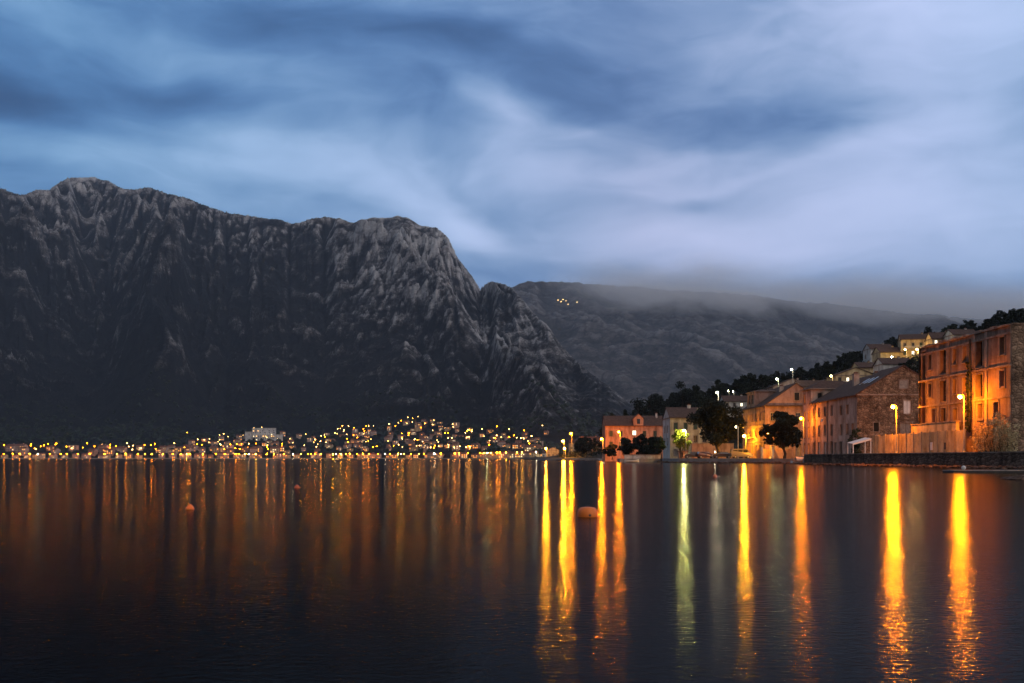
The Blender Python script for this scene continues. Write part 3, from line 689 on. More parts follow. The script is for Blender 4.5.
def obox(b, O, u, n, s0, s1, z0, z1, d0, d1, mat):
    """box on a facade: along s, up z, from d0 to d1 outwards"""
    O = Vector((O[0], O[1], 0)); u = Vector((u[0], u[1], 0)); n = Vector((n[0], n[1], 0))
    c = [O + u * s + n * d + Vector((0, 0, z)) for s in (s0, s1) for d in (d0, d1) for z in (z0, z1)]
    k = len(b.v); b.v += [tuple(v) for v in c]
    for f in ((0, 1, 3, 2), (4, 6, 7, 5), (0, 4, 5, 1), (2, 3, 7, 6), (0, 2, 6, 4), (1, 5, 7, 3)):
        b.f.append(tuple(k + i for i in f)); b.m.append(b.mi(mat)); b.smooth.append(False)
def window(root, O, u, n, a0, a1, c0, c1, kind='glass', depth=.22, name='window', trim=True, frame=None, shut=None):
    fr = frame or M['wood']; b = MB(); w = a1 - a0
    pm = {'glass': M['glass'], 'dark': M['dark'], 'shut': M['green_sh'], 'wood': M['wood'], 'white': M['white'], 'lit': NEARWIN, 'board': M['wood']}[kind]
    obox(b, O, u, n, a0 + .02, a1 - .02, c0 + .02, c1 - .02, -depth - .05, -depth, pm)
    t_ = .08
    if kind in ('glass', 'lit'):
        for x0, x1, y0, y1 in ((a0, a0 + t_, c0, c1), (a1 - t_, a1, c0, c1), (a0 + t_, a1 - t_, c0, c0 + t_), (a0 + t_, a1 - t_, c1 - t_, c1), ((a0 + a1) / 2 - .03, (a0 + a1) / 2 + .03, c0 + t_, c1 - t_), (a0 + t_, (a0 + a1) / 2 - .03, c0 + (c1 - c0) * .62, c0 + (c1 - c0) * .62 + .05)):
            obox(b, O, u, n, x0 + .003, x1 - .003, y0 + .003, y1 - .003, -depth + .002, -depth + .05, fr)
    elif kind in ('shut', 'wood', 'white'):
        k = int((c1 - c0) / .16)
        for i in range(k): obox(b, O, u, n, a0 + .06, a1 - .06, c0 + .05 + i * .16, c0 + .15 + i * .16, -depth + .002, -depth + .03, pm)
        obox(b, O, u, n, (a0 + a1) / 2 - .02, (a0 + a1) / 2 + .02, c0, c1, -depth + .035, -depth + .05, M['dark'])
    if trim:
        q = .13
        for x0, x1, y0, y1 in ((a0 - q, a0 - .004, c0 - q, c1 + q), (a1 + .004, a1 + q, c0 - q, c1 + q), (a0, a1, c1 + .004, c1 + q), (a0, a1, c0 - q, c0 - .004)):
            obox(b, O, u, n, x0, x1, y0, y1, .003, .045 if y0 != c0 - q or y1 > c0 else .12, M['ruin_trim'])
    if shut:
        for x0, x1 in ((a0 - w * .5 - .1, a0 - .14), (a1 + .14, a1 + w * .5 + .1)): obox(b, O, u, n, x0, x1, c0, c1, .05, .1, shut)
    return b.build(name, root)
NEARWIN = emit_mat('lit_room_window', (1, .86, .62), 2.4); NEARWIN.cycles.emission_sampling = 'NONE'
def gable(b, p0, p1, apex, z, mat): b.face([(p0[0], p0[1], z), (p1[0], p1[1], z), (apex[0], apex[1], apex[2])], mat)
def roof_slab(b, e0, e1, r1, r0, mat, th=.18):
    """sloping slab: eave from e0 to e1, ridge from r0 (above e0) to r1"""
    e0, e1, r0, r1 = map(Vector, (e0, e1, r0, r1)); dn = Vector((0, 0, -th))
    top = [e0, e1, r1, r0]; bot = [p + dn for p in top]
    b.face(top, mat); b.face(bot[::-1], mat)
    for i in range(4): b.face([top[i], bot[i], bot[(i + 1) % 4], top[(i + 1) % 4]], mat)
def house(name, label, x0, y0, w, l, zb, ze, za, ridge, wmat, rmat, street=(), front=(), cat='house', group=None, rz=0, over=.4, depth=.25, sidemat=None, extras=None):
    """w inland (x), l along the shore (y); street face looks to -x, front face to -y; ridge 'y' or 'x'"""
    root = empty(name, (x0, y0, zb), rz); tag(root, label, cat, group); h, a = ze - zb, za - zb
    b = MB(); so_ = [(*o_[:2], o_[2] - zb, o_[3] - zb) for o_ in street]; fo_ = [(*o_[:2], o_[2] - zb, o_[3] - zb) for o_ in front]
    fo_ok = [o_ for o_ in fo_ if o_[3] < h - .05]; fo_g = [o_ for o_ in fo_ if o_[3] >= h - .05]
    facade(b, (0, l), (0, -1), (-1, 0), l, -1.5, h, so_, wmat, depth)
    facade(b, (0, 0), (1, 0), (0, -1), w, -1.5, h, fo_ok, sidemat or wmat, depth)
    b.face([(w, 0, -1.5), (w, l, -1.5), (w, l, h), (w, 0, h)], wmat); b.face([(0, l, -1.5), (w, l, -1.5), (w, l, h), (0, l, h)], wmat)
    if ridge == 'y':
        gable(b, (0, 0), (w, 0), (w / 2, 0, a), h, sidemat or wmat); gable(b, (0, l), (w, l), (w / 2, l, a), h, wmat)
    elif ridge == 'x':
        gable(b, (0, 0), (0, l), (0, l / 2, a), h, wmat); gable(b, (w, 0), (w, l), (w, l / 2, a), h, wmat)
    obox(b, (0, 0), (1, 0), (0, -1), 0, w, h - .25, h - .02, .004, .14, M['ruin_trim']); obox(b, (0, l), (0, -1), (-1, 0), 0, l, h - .25, h - .02, .004, .14, M['ruin_trim'])
    b.build('wall', root)
    b = MB(); v = over
    if ridge == 'y':
        k = (a - h) / (w / 2); e = h - k * v + .12; t0 = .12
        roof_slab(b, (-v, -v * .5, e), (-v, l + v * .5, e), (w / 2, l + v * .5, a + t0), (w / 2, -v * .5, a + t0), rmat)
        roof_slab(b, (w + v, -v * .5, e), (w + v, l + v * .5, e), (w / 2 + .002, l + v * .5, a + t0), (w / 2 + .002, -v * .5, a + t0), rmat)
    elif ridge == 'x':
        k = (a - h) / (l / 2); e = h - k * v + .12; t0 = .12
        roof_slab(b, (-v * .5, -v, e), (w + v * .5, -v, e), (w + v * .5, l / 2, a + t0), (-v * .5, l / 2, a + t0), rmat)
        roof_slab(b, (-v * .5, l + v, e), (w + v * .5, l + v, e), (w + v * .5, l / 2 + .002, a + t0), (-v * .5, l / 2 + .002, a + t0), rmat)
    else:  # hip
        hw = min(w, l) / 2
        if w >= l: A, B = (hw, l / 2, a), (w - hw, l / 2, a)
        else: A, B = (w / 2, hw, a), (w / 2, l - hw, a)
        c = [(-v, -v, h), (w + v, -v, h), (w + v, l + v, h), (-v, l + v, h)]
        if w >= l: fs = [(c[0], c[1], B, A), (c[1], c[2], B), (c[2], c[3], A, B), (c[3], c[0], A)]
        else: fs = [(c[0], c[1], A), (c[1], c[2], B, A), (c[2], c[3], B), (c[3], c[0], A, B)]
        for f in fs: b.face(f, rmat)
        b.box((-v, -v, h - .15), (w + v, l + v, h - .003), M['ruin_trim'])
    rf = b.build('roof', root)
    for o_, q in [(so_[i], street[i]) for i in range(len(so_))]:
        window(root, (0, l), (0, -1), (-1, 0), *o_, *(q[4:] or ('glass',)), depth=depth - .03)
    for i, o_ in enumerate(fo_):
        q = front[i]
        if o_ in fo_ok: window(root, (0, 0), (1, 0), (0, -1), *o_, *(q[4:] or ('glass',)), depth=depth - .03)
        else: # a gable window sits in a shallow dressed surround
            bb = MB(); obox(bb, (0, 0), (1, 0), (0, -1), *o_, .02, .06, M['dark'] if not q[4:] or q[4] != 'wood' else M['wood'])
            for s0, s1, c0, c1 in ((o_[0] - .15, o_[0], o_[2] - .15, o_[3] + .15), (o_[1], o_[1] + .15, o_[2] - .15, o_[3] + .15), (o_[0], o_[1], o_[3], o_[3] + .15), (o_[0], o_[1], o_[2] - .15, o_[2])):
                obox(bb, (0, 0), (1, 0), (0, -1), s0 + .003, s1 - .003, c0, c1, .005, .12, M['ruin_trim'])
            bb.build('window', root)
    return root, rf
def add_chimney(rf, x, y, z0, z1, mat, s=.45):
    b = MB(); b.box((x - s, y - s, z0), (x + s, y + s, z1), mat); b.box((x - s - .08, y - s - .08, z1 + .003), (x + s + .08, y + s + .08, z1 + .14), M['ruin_trim'])
    b.box((x - s * .6, y - s * .6, z1 + .145), (x + s * .6, y + s * .6, z1 + .4), M['tile_red']); return b.build('chimney', rf)
def add_dormer(root, y0, y1, z0, z1, dep, x=-.02, mat=None, hip=True):
    """wall dormer on the street (-x) side with two windows"""
    mat = mat or M['plaster']; b = MB(); L_ = y1 - y0; q = [(L_ * .16, L_ * .42, z0 + .7, z1 - .5), (L_ * .58, L_ * .84, z0 + .7, z1 - .5)]
    facade(b, (x, y1), (0, -1), (-1, 0), L_, z0, z1, q, mat, .2)
    b.face([(x, y0, z0), (x + dep, y0, z0), (x + dep, y0, z1), (x, y0, z1)], mat); b.face([(x, y1, z0), (x + dep, y1, z0), (x + dep, y1, z1), (x, y1, z1)], mat)
    b.face([(x + dep, y0, z0), (x + dep, y1, z0), (x + dep, y1, z1), (x + dep, y0, z1)], mat)
    d_ = b.build('dormer', root)
    for o_ in q: window(d_, (x, y1), (0, -1), (-1, 0), *o_, 'glass', depth=.17, trim=False)
    b = MB(); v = .3; b.box((x - v, y0 - v, z1 + .003), (x + dep + v, y1 + v, z1 + .12), M['ruin_trim'])
    A = ((x + dep * .5), (y0 + y1) / 2, z1 + .75); c = [(x - v, y0 - v, z1 + .125), (x + dep + v, y0 - v, z1 + .125), (x + dep + v, y1 + v, z1 + .125), (x - v, y1 + v, z1 + .125)]
    for i in range(4): b.face([c[i], c[(i + 1) % 4], A], M['tile'])
    b.build('roof', d_); return d_

# ------------------------------------------------------------------ the roofless three-storey ruin
RX, RY0, RL, RB, RT = 52.5, 104.6, 23.6, 1.45, 15.05
root = empty('ruined_building', (RX, RY0, RB)); tag(root, 'roofless three-storey stone ruin with empty window openings behind the tall board fence', 'ruined building')
def fs(px, W=RX): return W * F / (px - CX) - RY0          # distance along the facade from the near corner
L_ = RL
ops = []
def op(pa, pb, z0, z1, kind): s0, s1 = sorted((fs(pa), fs(pb))); ops.append((L_ - s1, L_ - s0, z0 - RB, z1 - RB, kind))
for pa, pb, k in ((928.6, 931.8, 'w'), (953.2, 956.6, 'w'), (963, 967, 'w'), (1000, 1004.8, 'w')):
    op(pa, pb, 12.25, 14.0, 'w'); op(pa, pb, 8.75, 10.4, 'w')
for pa, pb in ((940.2, 946.4), (976, 983)): op(pa, pb, 11.35, 14.15, 'd'); op(pa, pb, 7.95, 10.45, 'd')
op(921.6, 926.2, 11.0, 14.6, 'd'); op(921.6, 926.2, 5.5, 10.7, 'd')
for pa, pb in ((932.2, 935.6), (941.5, 946), (963.5, 967), (978, 983), (994, 999)): op(pa, pb, 5.5, 7.1, 'w')
op(953.5, 957.5, 4.0, 6.9, 'd'); op(985.5, 989.5, 2.4, 4.4, 'w')
b = MB(); hh = RT - RB; ww = 13.5
facade(b, (0, L_), (0, -1), (-1, 0), L_, -1, hh, [o_[:4] for o_ in ops], M['ruin'], .55)
side = [(2.2, 3.3, 10.6, 12.4), (6.2, 7.3, 10.6, 12.4), (10.2, 11.3, 10.6, 12.4), (2.2, 3.3, 7.1, 8.8), (6.2, 7.3, 7.1, 8.8), (10.2, 11.3, 7.1, 8.8)]
facade(b, (0, 0), (1, 0), (0, -1), ww, -1, hh, side, M['rubble_wall'], .5)
b.face([(ww, 0, -1), (ww, L_, -1), (ww, L_, hh), (ww, 0, hh)], M['rubble_wall']); b.face([(0, L_, -1), (ww, L_, -1), (ww, L_, hh), (0, L_, hh)], M['rubble_wall'])
b.build('wall', root)
b = MB(); b.box((.56, .56, hh - 1.0), (ww - .3, L_ - .3, hh - .8), M['dark']); b.box((3.4, .56, 0), (3.5, L_ - .3, hh - 1.1), M['dark']); b.box((3.6, 2.5, 0), (ww - .3, 2.6, hh - 1.1), M['dark'])  # near-black backing panels and hidden slab, added so the openings read dark
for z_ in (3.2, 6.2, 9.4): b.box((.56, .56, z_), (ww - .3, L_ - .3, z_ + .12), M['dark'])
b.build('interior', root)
b = MB()
for s0 in (0, fs(973.5) and (L_ - fs(974.5)), L_ - fs(986.5), L_ - fs(1011), L_ - fs(948.5), L_ - fs(938.3), L_ - fs(920.8)):
    s0 = max(0, min(L_ - .7, s0 - .3)); obox(b, (0, L_), (0, -1), (-1, 0), s0, s0 + .62, -1, hh - .02, .004, .09, M['ruin_trim'])
b.build('pilaster', root)
b = MB(); P_ = ((0, L_), (0, -1), (-1, 0))
for z, pr, th in ((hh - .9, .06, .2), (10.75 - RB, .10, .2), (7.45 - RB, .10, .2)): obox(b, *P_, 0, L_, z, z + th, .10, .10 + pr, M['ruin_trim']); obox(b, *P_, 0.01, L_ - .01, z + .02, z + th - .02, .004, .098, M['ruin_trim'])
b.build('string_course', root)
b = MB(); r4 = random.Random(4); s0 = 0
while s0 < L_:
    s1 = min(L_, s0 + r4.uniform(.5, 1.4)); obox(b, *P_, s0 + .003, s1, hh + .003, hh + r4.uniform(.08, .34), -.5, .22, M['ruin_trim']); s0 = s1
s0 = 0
while s0 < ww:
    s1 = min(ww, s0 + r4.uniform(.5, 1.4)); obox(b, (0, 0), (1, 0), (0, -1), s0 + .003, s1, hh + .003, hh + r4.uniform(.05, .3), -.5, .12, M['rubble_wall']); s0 = s1
b.build('parapet', root)
for o_ in ops:
    bb = MB(); a0, a1, c0, c1, k = o_; q = .16
    for x0, x1, y0, y1, d1 in ((a0 - q, a0 - .004, c0 - q, c1 + q, .07), (a1 + .004, a1 + q, c0 - q, c1 + q, .07), (a0, a1, c1 + .004, c1 + q + .05, .1), (a0 - q - .08, a1 + q + .08, c0 - q - .1, c0 - q - .003, .16)):
        obox(bb, *P_, x0, x1, y0, y1, .005, d1, M['ruin_trim'])
    bb.build('window_surround' if k == 'w' else 'door_surround', root)
b = MB(); zz0 = 5.5
for q in (fs(972.6),):
    s_ = L_ - q; b.tube([(-.3, q, 14.6 - RB), (-.32, q, 9 - RB), (-.3, q, 4 - RB)], .11, M['dmetal'], 6)
b.build('downpipe', root)
# ivy / soot streak of dry creeper hanging by the pipe
b = MB(); r5 = random.Random(5)
for i in range(420):
    y = fs(971.5) + r5.gauss(0, .28); z = r5.uniform(4, 12) - RB; w_ = 1 - abs(z - 6) / 9
    if r5.random() > w_: continue
    c = Vector((-.28 - r5.random() * .25, y, z)); s_ = r5.uniform(.08, .2); a = Vector((0, r5.uniform(-1, 1), r5.uniform(-1, 1))).normalized() * s_; e = Vector((r5.uniform(-.7, .7), -a.z, a.y)).normalized() * s_
    b.face([c - a, c + e, c + a, c - e], M['leaf_dark'])
b.build('creeper', root)
o = None
b = MB(); b.box((51.5, 115.5, 1.0), (51.9, 128.4, 5.25), M['plaster_y']); b.box((51.42, 115.4, 5.253), (51.98, 128.5, 5.4), M['ruin_trim'])
tag(b.build('terrace_wall'), 'plain ochre terrace wall glowing between the fence top and the ruin', 'garden wall')

# ------------------------------------------------------------------ board fence
root = empty('fence', (50.75, 111.4, 1.45)); tag(root, 'tall board fence glowing yellow between two street lamps', 'fence')
n_p = 12; Lf = 28.6; r6 = random.Random(6)
M['board'] = stone('weathered_fence_boards', (.34, .25, .13), (.52, .40, .22), (.62, .50, .3), .8)
for i in range(n_p):
    b = MB(); y0 = i * Lf / n_p; y1 = (i + 1) * Lf / n_p - .1; y = y0 + .06; hb = 2.72 + r6.uniform(-.06, .06)
    while y < y1 - .1:
        b.box((-.05 + r6.uniform(-.012, .012), y, -.05), (-.02 + r6.uniform(-.01, .01), min(y + .27, y1), hb + r6.uniform(-.04, .04)), M['board']); y += .285
    b.box((-.015 + .01, y0, .4), (.05, y1, .5), M['wood']); b.box((-.005, y0, 2.2), (.05, y1, 2.3), M['wood'])
    b.build('board_panel', root)
    b = MB(); b.box((-.09, y0 - .05, -.05), (.05, y0 + .05, 2.85), M['wood']); b.build('post', root)
b = MB(); ys = 53 * 0 + (50.7 * F / (932 - CX)) - 111.4; b.box((-.13, ys - .35, .55), (-.10, ys + .35, 1.5), M['white']); b.build('notice', root)
b = MB(); ys = (50.7 * F / (945.5 - CX)) - 111.4; b.box((-.13, ys - .3, .6), (-.10, ys + .3, 1.4), M['dmetal']); b.build('meter_box', root)

# ------------------------------------------------------------------ stone house with its gable to the viewer
def rows(L0, spec): return [tuple(s) for s in spec]
l2 = 9.2
rootB, rfB = house('stone_house', 'big stone house with dark skylit roof and lamp-lit rubble gable beside the ruin', 54, 155.8, 14.4, l2, 1.45, 11.1, 15.5, 'y', M['plaster'], M['tile'],
    street=[(1.2, 2.1, 8.2, 9.6, 'wood'), (4.4, 5.3, 8.2, 9.6, 'wood'), (1.2, 2.1, 4.9, 6.5), (4.4, 5.3, 4.9, 6.5, 'wood'), (6.9, 7.7, 4.9, 6.5, 'wood'), (1.0, 2.1, 1.45, 3.7, 'dark'), (4.6, 5.6, 1.45, 3.7, 'white'), (7.2, 8.1, 1.6, 3.5)],
    front=[(7.3, 8.5, 8.0, 10.1, 'white'), (6.8, 8.6, 4.6, 6.6, 'wood'), (6.6, 7.9, 11.95, 13.2, 'wood'), (2.6, 3.4, 5.2, 6.6, 'dark')], sidemat=M['rubble_wall'])
for k in range(3):
    b = MB(); y = 3.0 + k * 2.0; kk = (15.5 - 11.1) / 7.2; x0, x1 = 3.0, 4.6
    z0 = 11.1 - 1.45 + kk * x0 + .16; z1 = 11.1 - 1.45 + kk * x1 + .16
    b.face([(x0, y, z0), (x0, y + .9, z0), (x1, y + .9, z1), (x1, y, z1)], M['white'])
    b.face([(x0 + .1, y + .1, z0 + .07), (x0 + .1, y + .8, z0 + .07), (x1 - .1, y + .8, z1 - .05), (x1 - .1, y + .1, z1 - .05)], M['glass']); b.build('skylight', rfB)
add_chimney(rfB, 10.2, 7.4, 12.0, 14.0, M['plaster'])
# white awning shelter in front of the gable
root = empty('awning_shelter', (52.4, 150.0, 1.45)); tag(root, 'small white canvas awning shelter at the end of the fence by the stone gable', 'shelter')
b = MB(); b.face([(-1.2, -.4, 1.75), (1.6, -.4, 2.55), (1.6, 2.2, 2.75), (-1.2, 2.2, 1.95)], M['white']); b.face([(-1.2, -.4, 1.75), (1.6, -.4, 2.55), (1.6, -.38, 2.3), (-1.2, -.38, 1.55)], M['white']); b.build('canopy', root)
for x, y, h in ((1.55, -.3, 2.5), (-1.1, -.3, 1.7), (1.55, 2.1, 2.7), (-1.1, 2.1, 1.9)):
    b = MB(); b.tube([(x, y, 0), (x, y, h)], .06, M['white'], 6); b.build('leg', root)

# ------------------------------------------------------------------ row house between the gables
rootC, rfC = house('row_house', 'narrow plastered row house with vertical streaks between the two gabled houses', 54.02, 165.02, 14.2, 14.6, 1.45, 11.0, 15.0, 'y', M['plaster'], M['tile'],
    street=[(.9, 1.8, 8.3, 9.8), (.9, 1.8, 5.0, 6.7), (4.0, 4.9, 8.3, 9.8, 'wood'), (4.0, 4.9, 5.0, 6.7, 'wood'), (7.3, 8.2, 8.3, 9.8, 'wood'), (7.3, 8.2, 5.0, 6.7), (10.9, 11.9, 8.3, 9.9), (10.9, 11.9, 5.0, 6.7), (.8, 1.9, 1.45, 3.8, 'dark'), (3.9, 5.0, 1.45, 3.8, 'white'), (7.2, 8.3, 1.45, 3.8, 'white'), (10.8, 12.0, 1.45, 3.8, 'dark'), (12.9, 13.7, 1.45, 3.6, 'dark')],
    front=[])
for y in (5.4, 12.2):
    b = MB(); b.tube([(-.08, y, 9.3), (-.08, y, .1)], .06, M['dmetal'], 6); b.build('downpipe', rootC)
b = MB(); b.lathe((0, 0, 0), [(0.02, 0), (.25, .05), (.38, .14)], M['white'], 12); o = b.build('satellite_dish', rootC); o.location = (-.35, 7.0, 7.6 - 1.45); o.rotation_euler = (0, R(-70), 0)
add_chimney(rfC, 4.0, 3.0, 11.4, 13.7, M['plaster']); add_chimney(rfC, 9.8, 9.4, 12.2, 14.4, M['plaster'])
rootD, rfD = house('tower_house', 'tall slim four-storey house end lit yellow at its foot beside the round tree', 54.0, 179.8, 9.0, 5.0, 1.45, 13.6, 15.2, 'hip', M['plaster'], M['tile'],
    street=[(.7, 1.5, 11.0, 12.8, 'dark'), (.7, 1.5, 7.9, 9.5), (.7, 1.5, 4.8, 6.6), (3.3, 4.1, 7.9, 9.5), (3.3, 4.1, 4.8, 6.6), (.6, 1.6, 1.45, 3.7, 'wood'), (3.2, 4.2, 1.45, 3.7, 'wood')],
    front=[(1.2, 2.0, 11.4, 12.8, 'dark')])
# ------------------------------------------------------------------ pedimented house
st4 = []
for zr, kd in (((9.2, 10.9), 'glass'), ((5.7, 7.6), 'glass'), ((1.3, 3.9), 'wood')):
    for s0 in (1.4, 4.9, 8.6, 12.2, 15.9, 19.0): st4.append((s0, s0 + 1.05, *zr, kd))
fr4 = [(s0, s0 + 1.0, a, c_, k) for (a, c_, k) in ((9.0, 10.7, 'glass'), (5.5, 7.3, 'wood'), (1.3, 3.6, 'wood')) for s0 in (1.2, 4.0, 6.6, 9.6)]
rootE, rfE = house('pediment_house', 'large old house with triangular pediment and dormer, its foot flooded with yellow light', 54, 212.5, 13.3, 20.5, .95, 12.4, 17.0, 'y', M['plaster_b'], M['tile'], street=st4, front=fr4 + [(6.3, 7.3, 13.4, 15.0, 'glass')], sidemat=M['plaster_b'])
add_dormer(rootE, 9.2, 16.2, 11.5, 14.9, 5.5, mat=M['plaster_b'])
b = MB(); obox(b, (0, 0), (1, 0), (0, -1), 0, 13.3, 11.1, 11.4, .15, .5, M['tile']); b.build('cornice', rootE)
b = MB(); obox(b, (0, 20.5), (0, -1), (-1, 0), 0, 20.5, 3.5, 3.7, .005, .14, M['ruin_trim']); obox(b, (0, 20.5), (0, -1), (-1, 0), 0, 20.5, 7.2, 7.35, .005, .1, M['ruin_trim']); b.build('string_course', rootE)
b = MB()
obox(b, (0, 20.5), (0, -1), (-1, 0), 7.8, 10.6, 4.5, 4.65, .02, 1.0, M['ruin_trim'])
for i in range(12): obox(b, (0, 20.5), (0, -1), (-1, 0), 7.85 + i * .24, 7.9 + i * .24, 4.66, 5.5, .92, .97, M['dmetal'])
obox(b, (0, 20.5), (0, -1), (-1, 0), 7.8, 10.6, 5.5, 5.56, .9, .99, M['dmetal']); b.build('balcony', rootE)
add_chimney(rfE, 10.0, 15.0, 13.0, 16.2, M['plaster']); add_chimney(rfE, 4.6, 4.0, 13.4, 15.6, M['plaster'])

# ------------------------------------------------------------------ houses on the promontory
rootF, rfF = house('white_gabled_house', 'pale house with dark tiled roof and white gable beside the green lit tree', 41.6, 262, 10.5, 12.5, 1.0, 11.8, 14.6, 'x', M['plaster_w'], M['tile'],
    street=[(3, 4, 8, 9.6), (8, 9, 8, 9.6), (3, 4, 4.6, 6.2), (8, 9, 4.6, 6.2)], front=[(s0, s0 + 1, a, a + 1.7, k) for a, k in ((8.6, 'shut'), (5.2, 'glass'), (1.6, 'wood')) for s0 in (1.0, 3.6, 6.2, 8.6)], sidemat=M['plaster_y'])
add_chimney(rfF, 6.0, 6.0, 11.6, 14.2, M['plaster_w'])
rootG, rfG = house('orange_house', 'low orange-lit house behind the dark hedge with two strong street lamps before it', 30.9, 330, 19.5, 11, 1.0, 11.9, 15.2, 'x', M['plaster_o'], M['tile'],
    street=[(3, 4.2, 8, 9.6)], front=[(1.4, 2.5, 8.2, 10, 'shut'), (4.6, 5.7, 8.2, 10, 'shut'), (9.0, 10.3, 8.6, 10.2, 'lit'), (12.5, 13.6, 8.2, 10, 'shut'), (16, 17.1, 8.2, 10, 'shut'), (1.4, 2.5, 4.6, 6.4, 'shut'), (4.6, 5.7, 4.6, 6.4, 'shut')], sidemat=M['plaster_o'])
b = MB(); b.box((9.4, -.3, 10.6), (12.6, 4.5, 13.2), M['plaster_o']); gable(b, (9.4, -.302), (12.6, -.302), (11, -.302, 14.6), 13.2, M['plaster_o']); d_ = b.build('dormer', rootG)
b = MB(); roof_slab(b, (9.1, -.5, 13.1), (9.1, 5, 13.1), (11, 5, 14.8), (11, -.5, 14.8), M['tile']); roof_slab(b, (12.9, -.5, 13.1), (12.9, 5, 13.1), (11.002, 5, 14.8), (11.002, -.5, 14.8), M['tile']); b.build('roof', d_)
b = MB(); b.box((10.5, -.4, 11.4), (11.5, -.33, 13.0), M['glass']); b.build('window', d_)
add_chimney(rfG, 17.6, 4.4, 11.6, 15.0, M['plaster_w'], .3)
def small_house(px, pyb, w, l, h, rh, wm, label, D=None, lit=(), rz=0, ridge='x', land=None, group=None, bal=False, name='hillside_house', rm=None):
    land = land or L3; D = D or land.depth(px, pyb); zb = land.ground(px, D)
    n = max(2, int(w // 2.4)); fr = []
    nf = max(1, int(h // 2.8)); k = 0
    for f_ in range(nf):
        for i in range(n):
            s0 = (i + .5) * w / n - .45; z0 = zb + .9 + f_ * 2.8
            fr.append((s0, s0 + .95, z0, z0 + 1.35, 'lit' if (f_, i) in lit else ('glass' if (i + f_) % 3 else 'shut')))
    ro, rf = house(name, label, xat(px, D) - w / 2, D, w, l, zb, zb + h, zb + h + rh, ridge, wm, rm or M['tile'], street=[(2, 3, zb + 1, zb + 2.4)], front=fr, group=group, rz=rz, over=.5)
    if bal:
        b = MB(); b.box((w * .1, -1.6, 2.75), (w * .75, -.05, 2.9), M['ruin_trim'])
        for x in np.arange(w * .1, w * .75, .3): b.box((x, -1.55, 2.905), (x + .05, -1.5, 3.7), M['white'])
        b.box((w * .1, -1.6, 3.705), (w * .75, -1.48, 3.78), M['white']); b.build('balcony', ro)
    add_chimney(rf, w * .7, l * .5, h + rh * .3, h + rh + .25, wm, .3); return ro
small_house(707, 414, 7.5, 8, 5.6, 2, M['plaster'], 'small pinkish house peeping over the dark waterfront tree', D=352)
small_house(738, 405, 11, 8, 5.8, 2.2, M['plaster_w'], 'dim low house with broad roof behind the pedimented house and the hillside lamp', D=385, lit=((1, 2),))
small_house(657, 420, 8, 8, 5.6, 2.4, M['plaster_w'], 'little white-gabled house above the orange house roof', D=400, ridge='y')
small_house(793, 392, 15, 9, 5.8, 3.0, M['plaster'], 'wide grey gabled hillside house directly above the pediment, lamp at its side', ridge='y', D=372, lit=((0, 2), (1, 4)))
small_house(765, 392, 8, 8, 4.6, 2, M['plaster_w'], 'small pale annex with lit wall above the dormer of the pedimented house', D=362)
small_house(856, 380, 13, 9, 5.8, 2.4, M['plaster_y'], 'cream hillside house with open balcony above the skylit roof', D=318, lit=((1, 1),), bal=True, ridge='y')
small_house(828, 383, 8.5, 8, 5.6, 2.2, M['plaster_y'], 'small lamp-lit cream house above the row house roof', D=330, lit=((0, 0),), ridge='y')
small_house(869, 379, 6.5, 8, 5.4, 1.8, M['plaster_y'], 'narrow cream house adjoining the balcony house', D=322)
small_house(882, 353, 9, 8, 4.4, 2.0, M['plaster_w'], 'low dim house with flat-looking roof on the wooded crest', D=388, ridge='x')
small_house(916, 357, 10.5, 8, 6.4, 2.0, M['plaster_y'], 'brightly lit cream house on the crest just above the corner of the ruin', D=345, lit=((0, 1), (1, 3)), bal=True, rz=-.25)
small_house(944, 350, 8, 7, 5.7, 2.2, M['plaster_y'], 'lit house with balcony rail above the ruin parapet', D=330, lit=((1, 2), (1, 0)), bal=True, rz=-.1)
small_house(812, 386, 9, 8, 5.4, 2.2, M['plaster'], 'dim house between the grey gabled house and the cream houses on the slope', D=352)
small_house(898, 370, 9, 8, 5.4, 2.0, M['plaster_w'], 'pale house low on the slope under the greenish lamp', D=300)
small_house(892, 361, 8, 8, 5.0, 2.0, M['plaster_y'], 'small cream house beside the lamps below the crest', D=345)
small_house(966, 345, 8, 8, 5.4, 2.0, M['plaster_w'], 'unlit grey house beside dark bushes above the ruin parapet', D=322)
small_house(553, 457, 9, 8, 5.4, 2.0, M['plaster_y'], 'lamp-lit gabled house at the point where the near shore begins', D=735, ridge='y')
small_house(578, 457, 11, 8, 5.0, 2.0, M['plaster_y'], 'wide yellow-lit house behind the low spit', D=640)
small_house(592, 452, 12, 8, 5.0, 2.0, M['plaster'], 'dim house between the yellow lamps and the orange house', D=520)
small_house(547, 457, 8, 8, 4.0, 2.0, M['plaster_w'], 'small pale boathouse at the tip of the point', D=820)

# garden walls, shed
b = MB(); b.box((44.6, 247, .9), (55, 247.4, 4.6), M['plaster_o']); b.box((44.5, 246.9, 4.603), (55.1, 247.5, 4.75), M['ruin_trim']); tag(b.build('garden_wall'), 'orange-lit garden wall behind the parked cars under the big tree', 'garden wall')
root = empty('kiosk', (41.0, 244, .95)); tag(root, 'small orange-lit kiosk below the green lit tree', 'kiosk')
b = MB(); b.box((0, 0, 0), (2.0, 2.0, 1.7), M['plaster_o']); b.build('wall', root); b = MB(); b.box((-.2, -.2, 1.703), (2.2, 2.2, 1.85), M['tile_red']); b.build('roof', root)
b = MB(); b.box((.4, -.04, .3), (.9, -.005, 1.5), M['dark']); b.build('door', root)
b = MB(); b.box((27.2, 240.5, .2), (36.2, 240.9, 1.75), M['plaster_w']); b.box((27.1, 240.4, 1.753), (36.3, 241.0, 1.9), M['ruin_trim'])
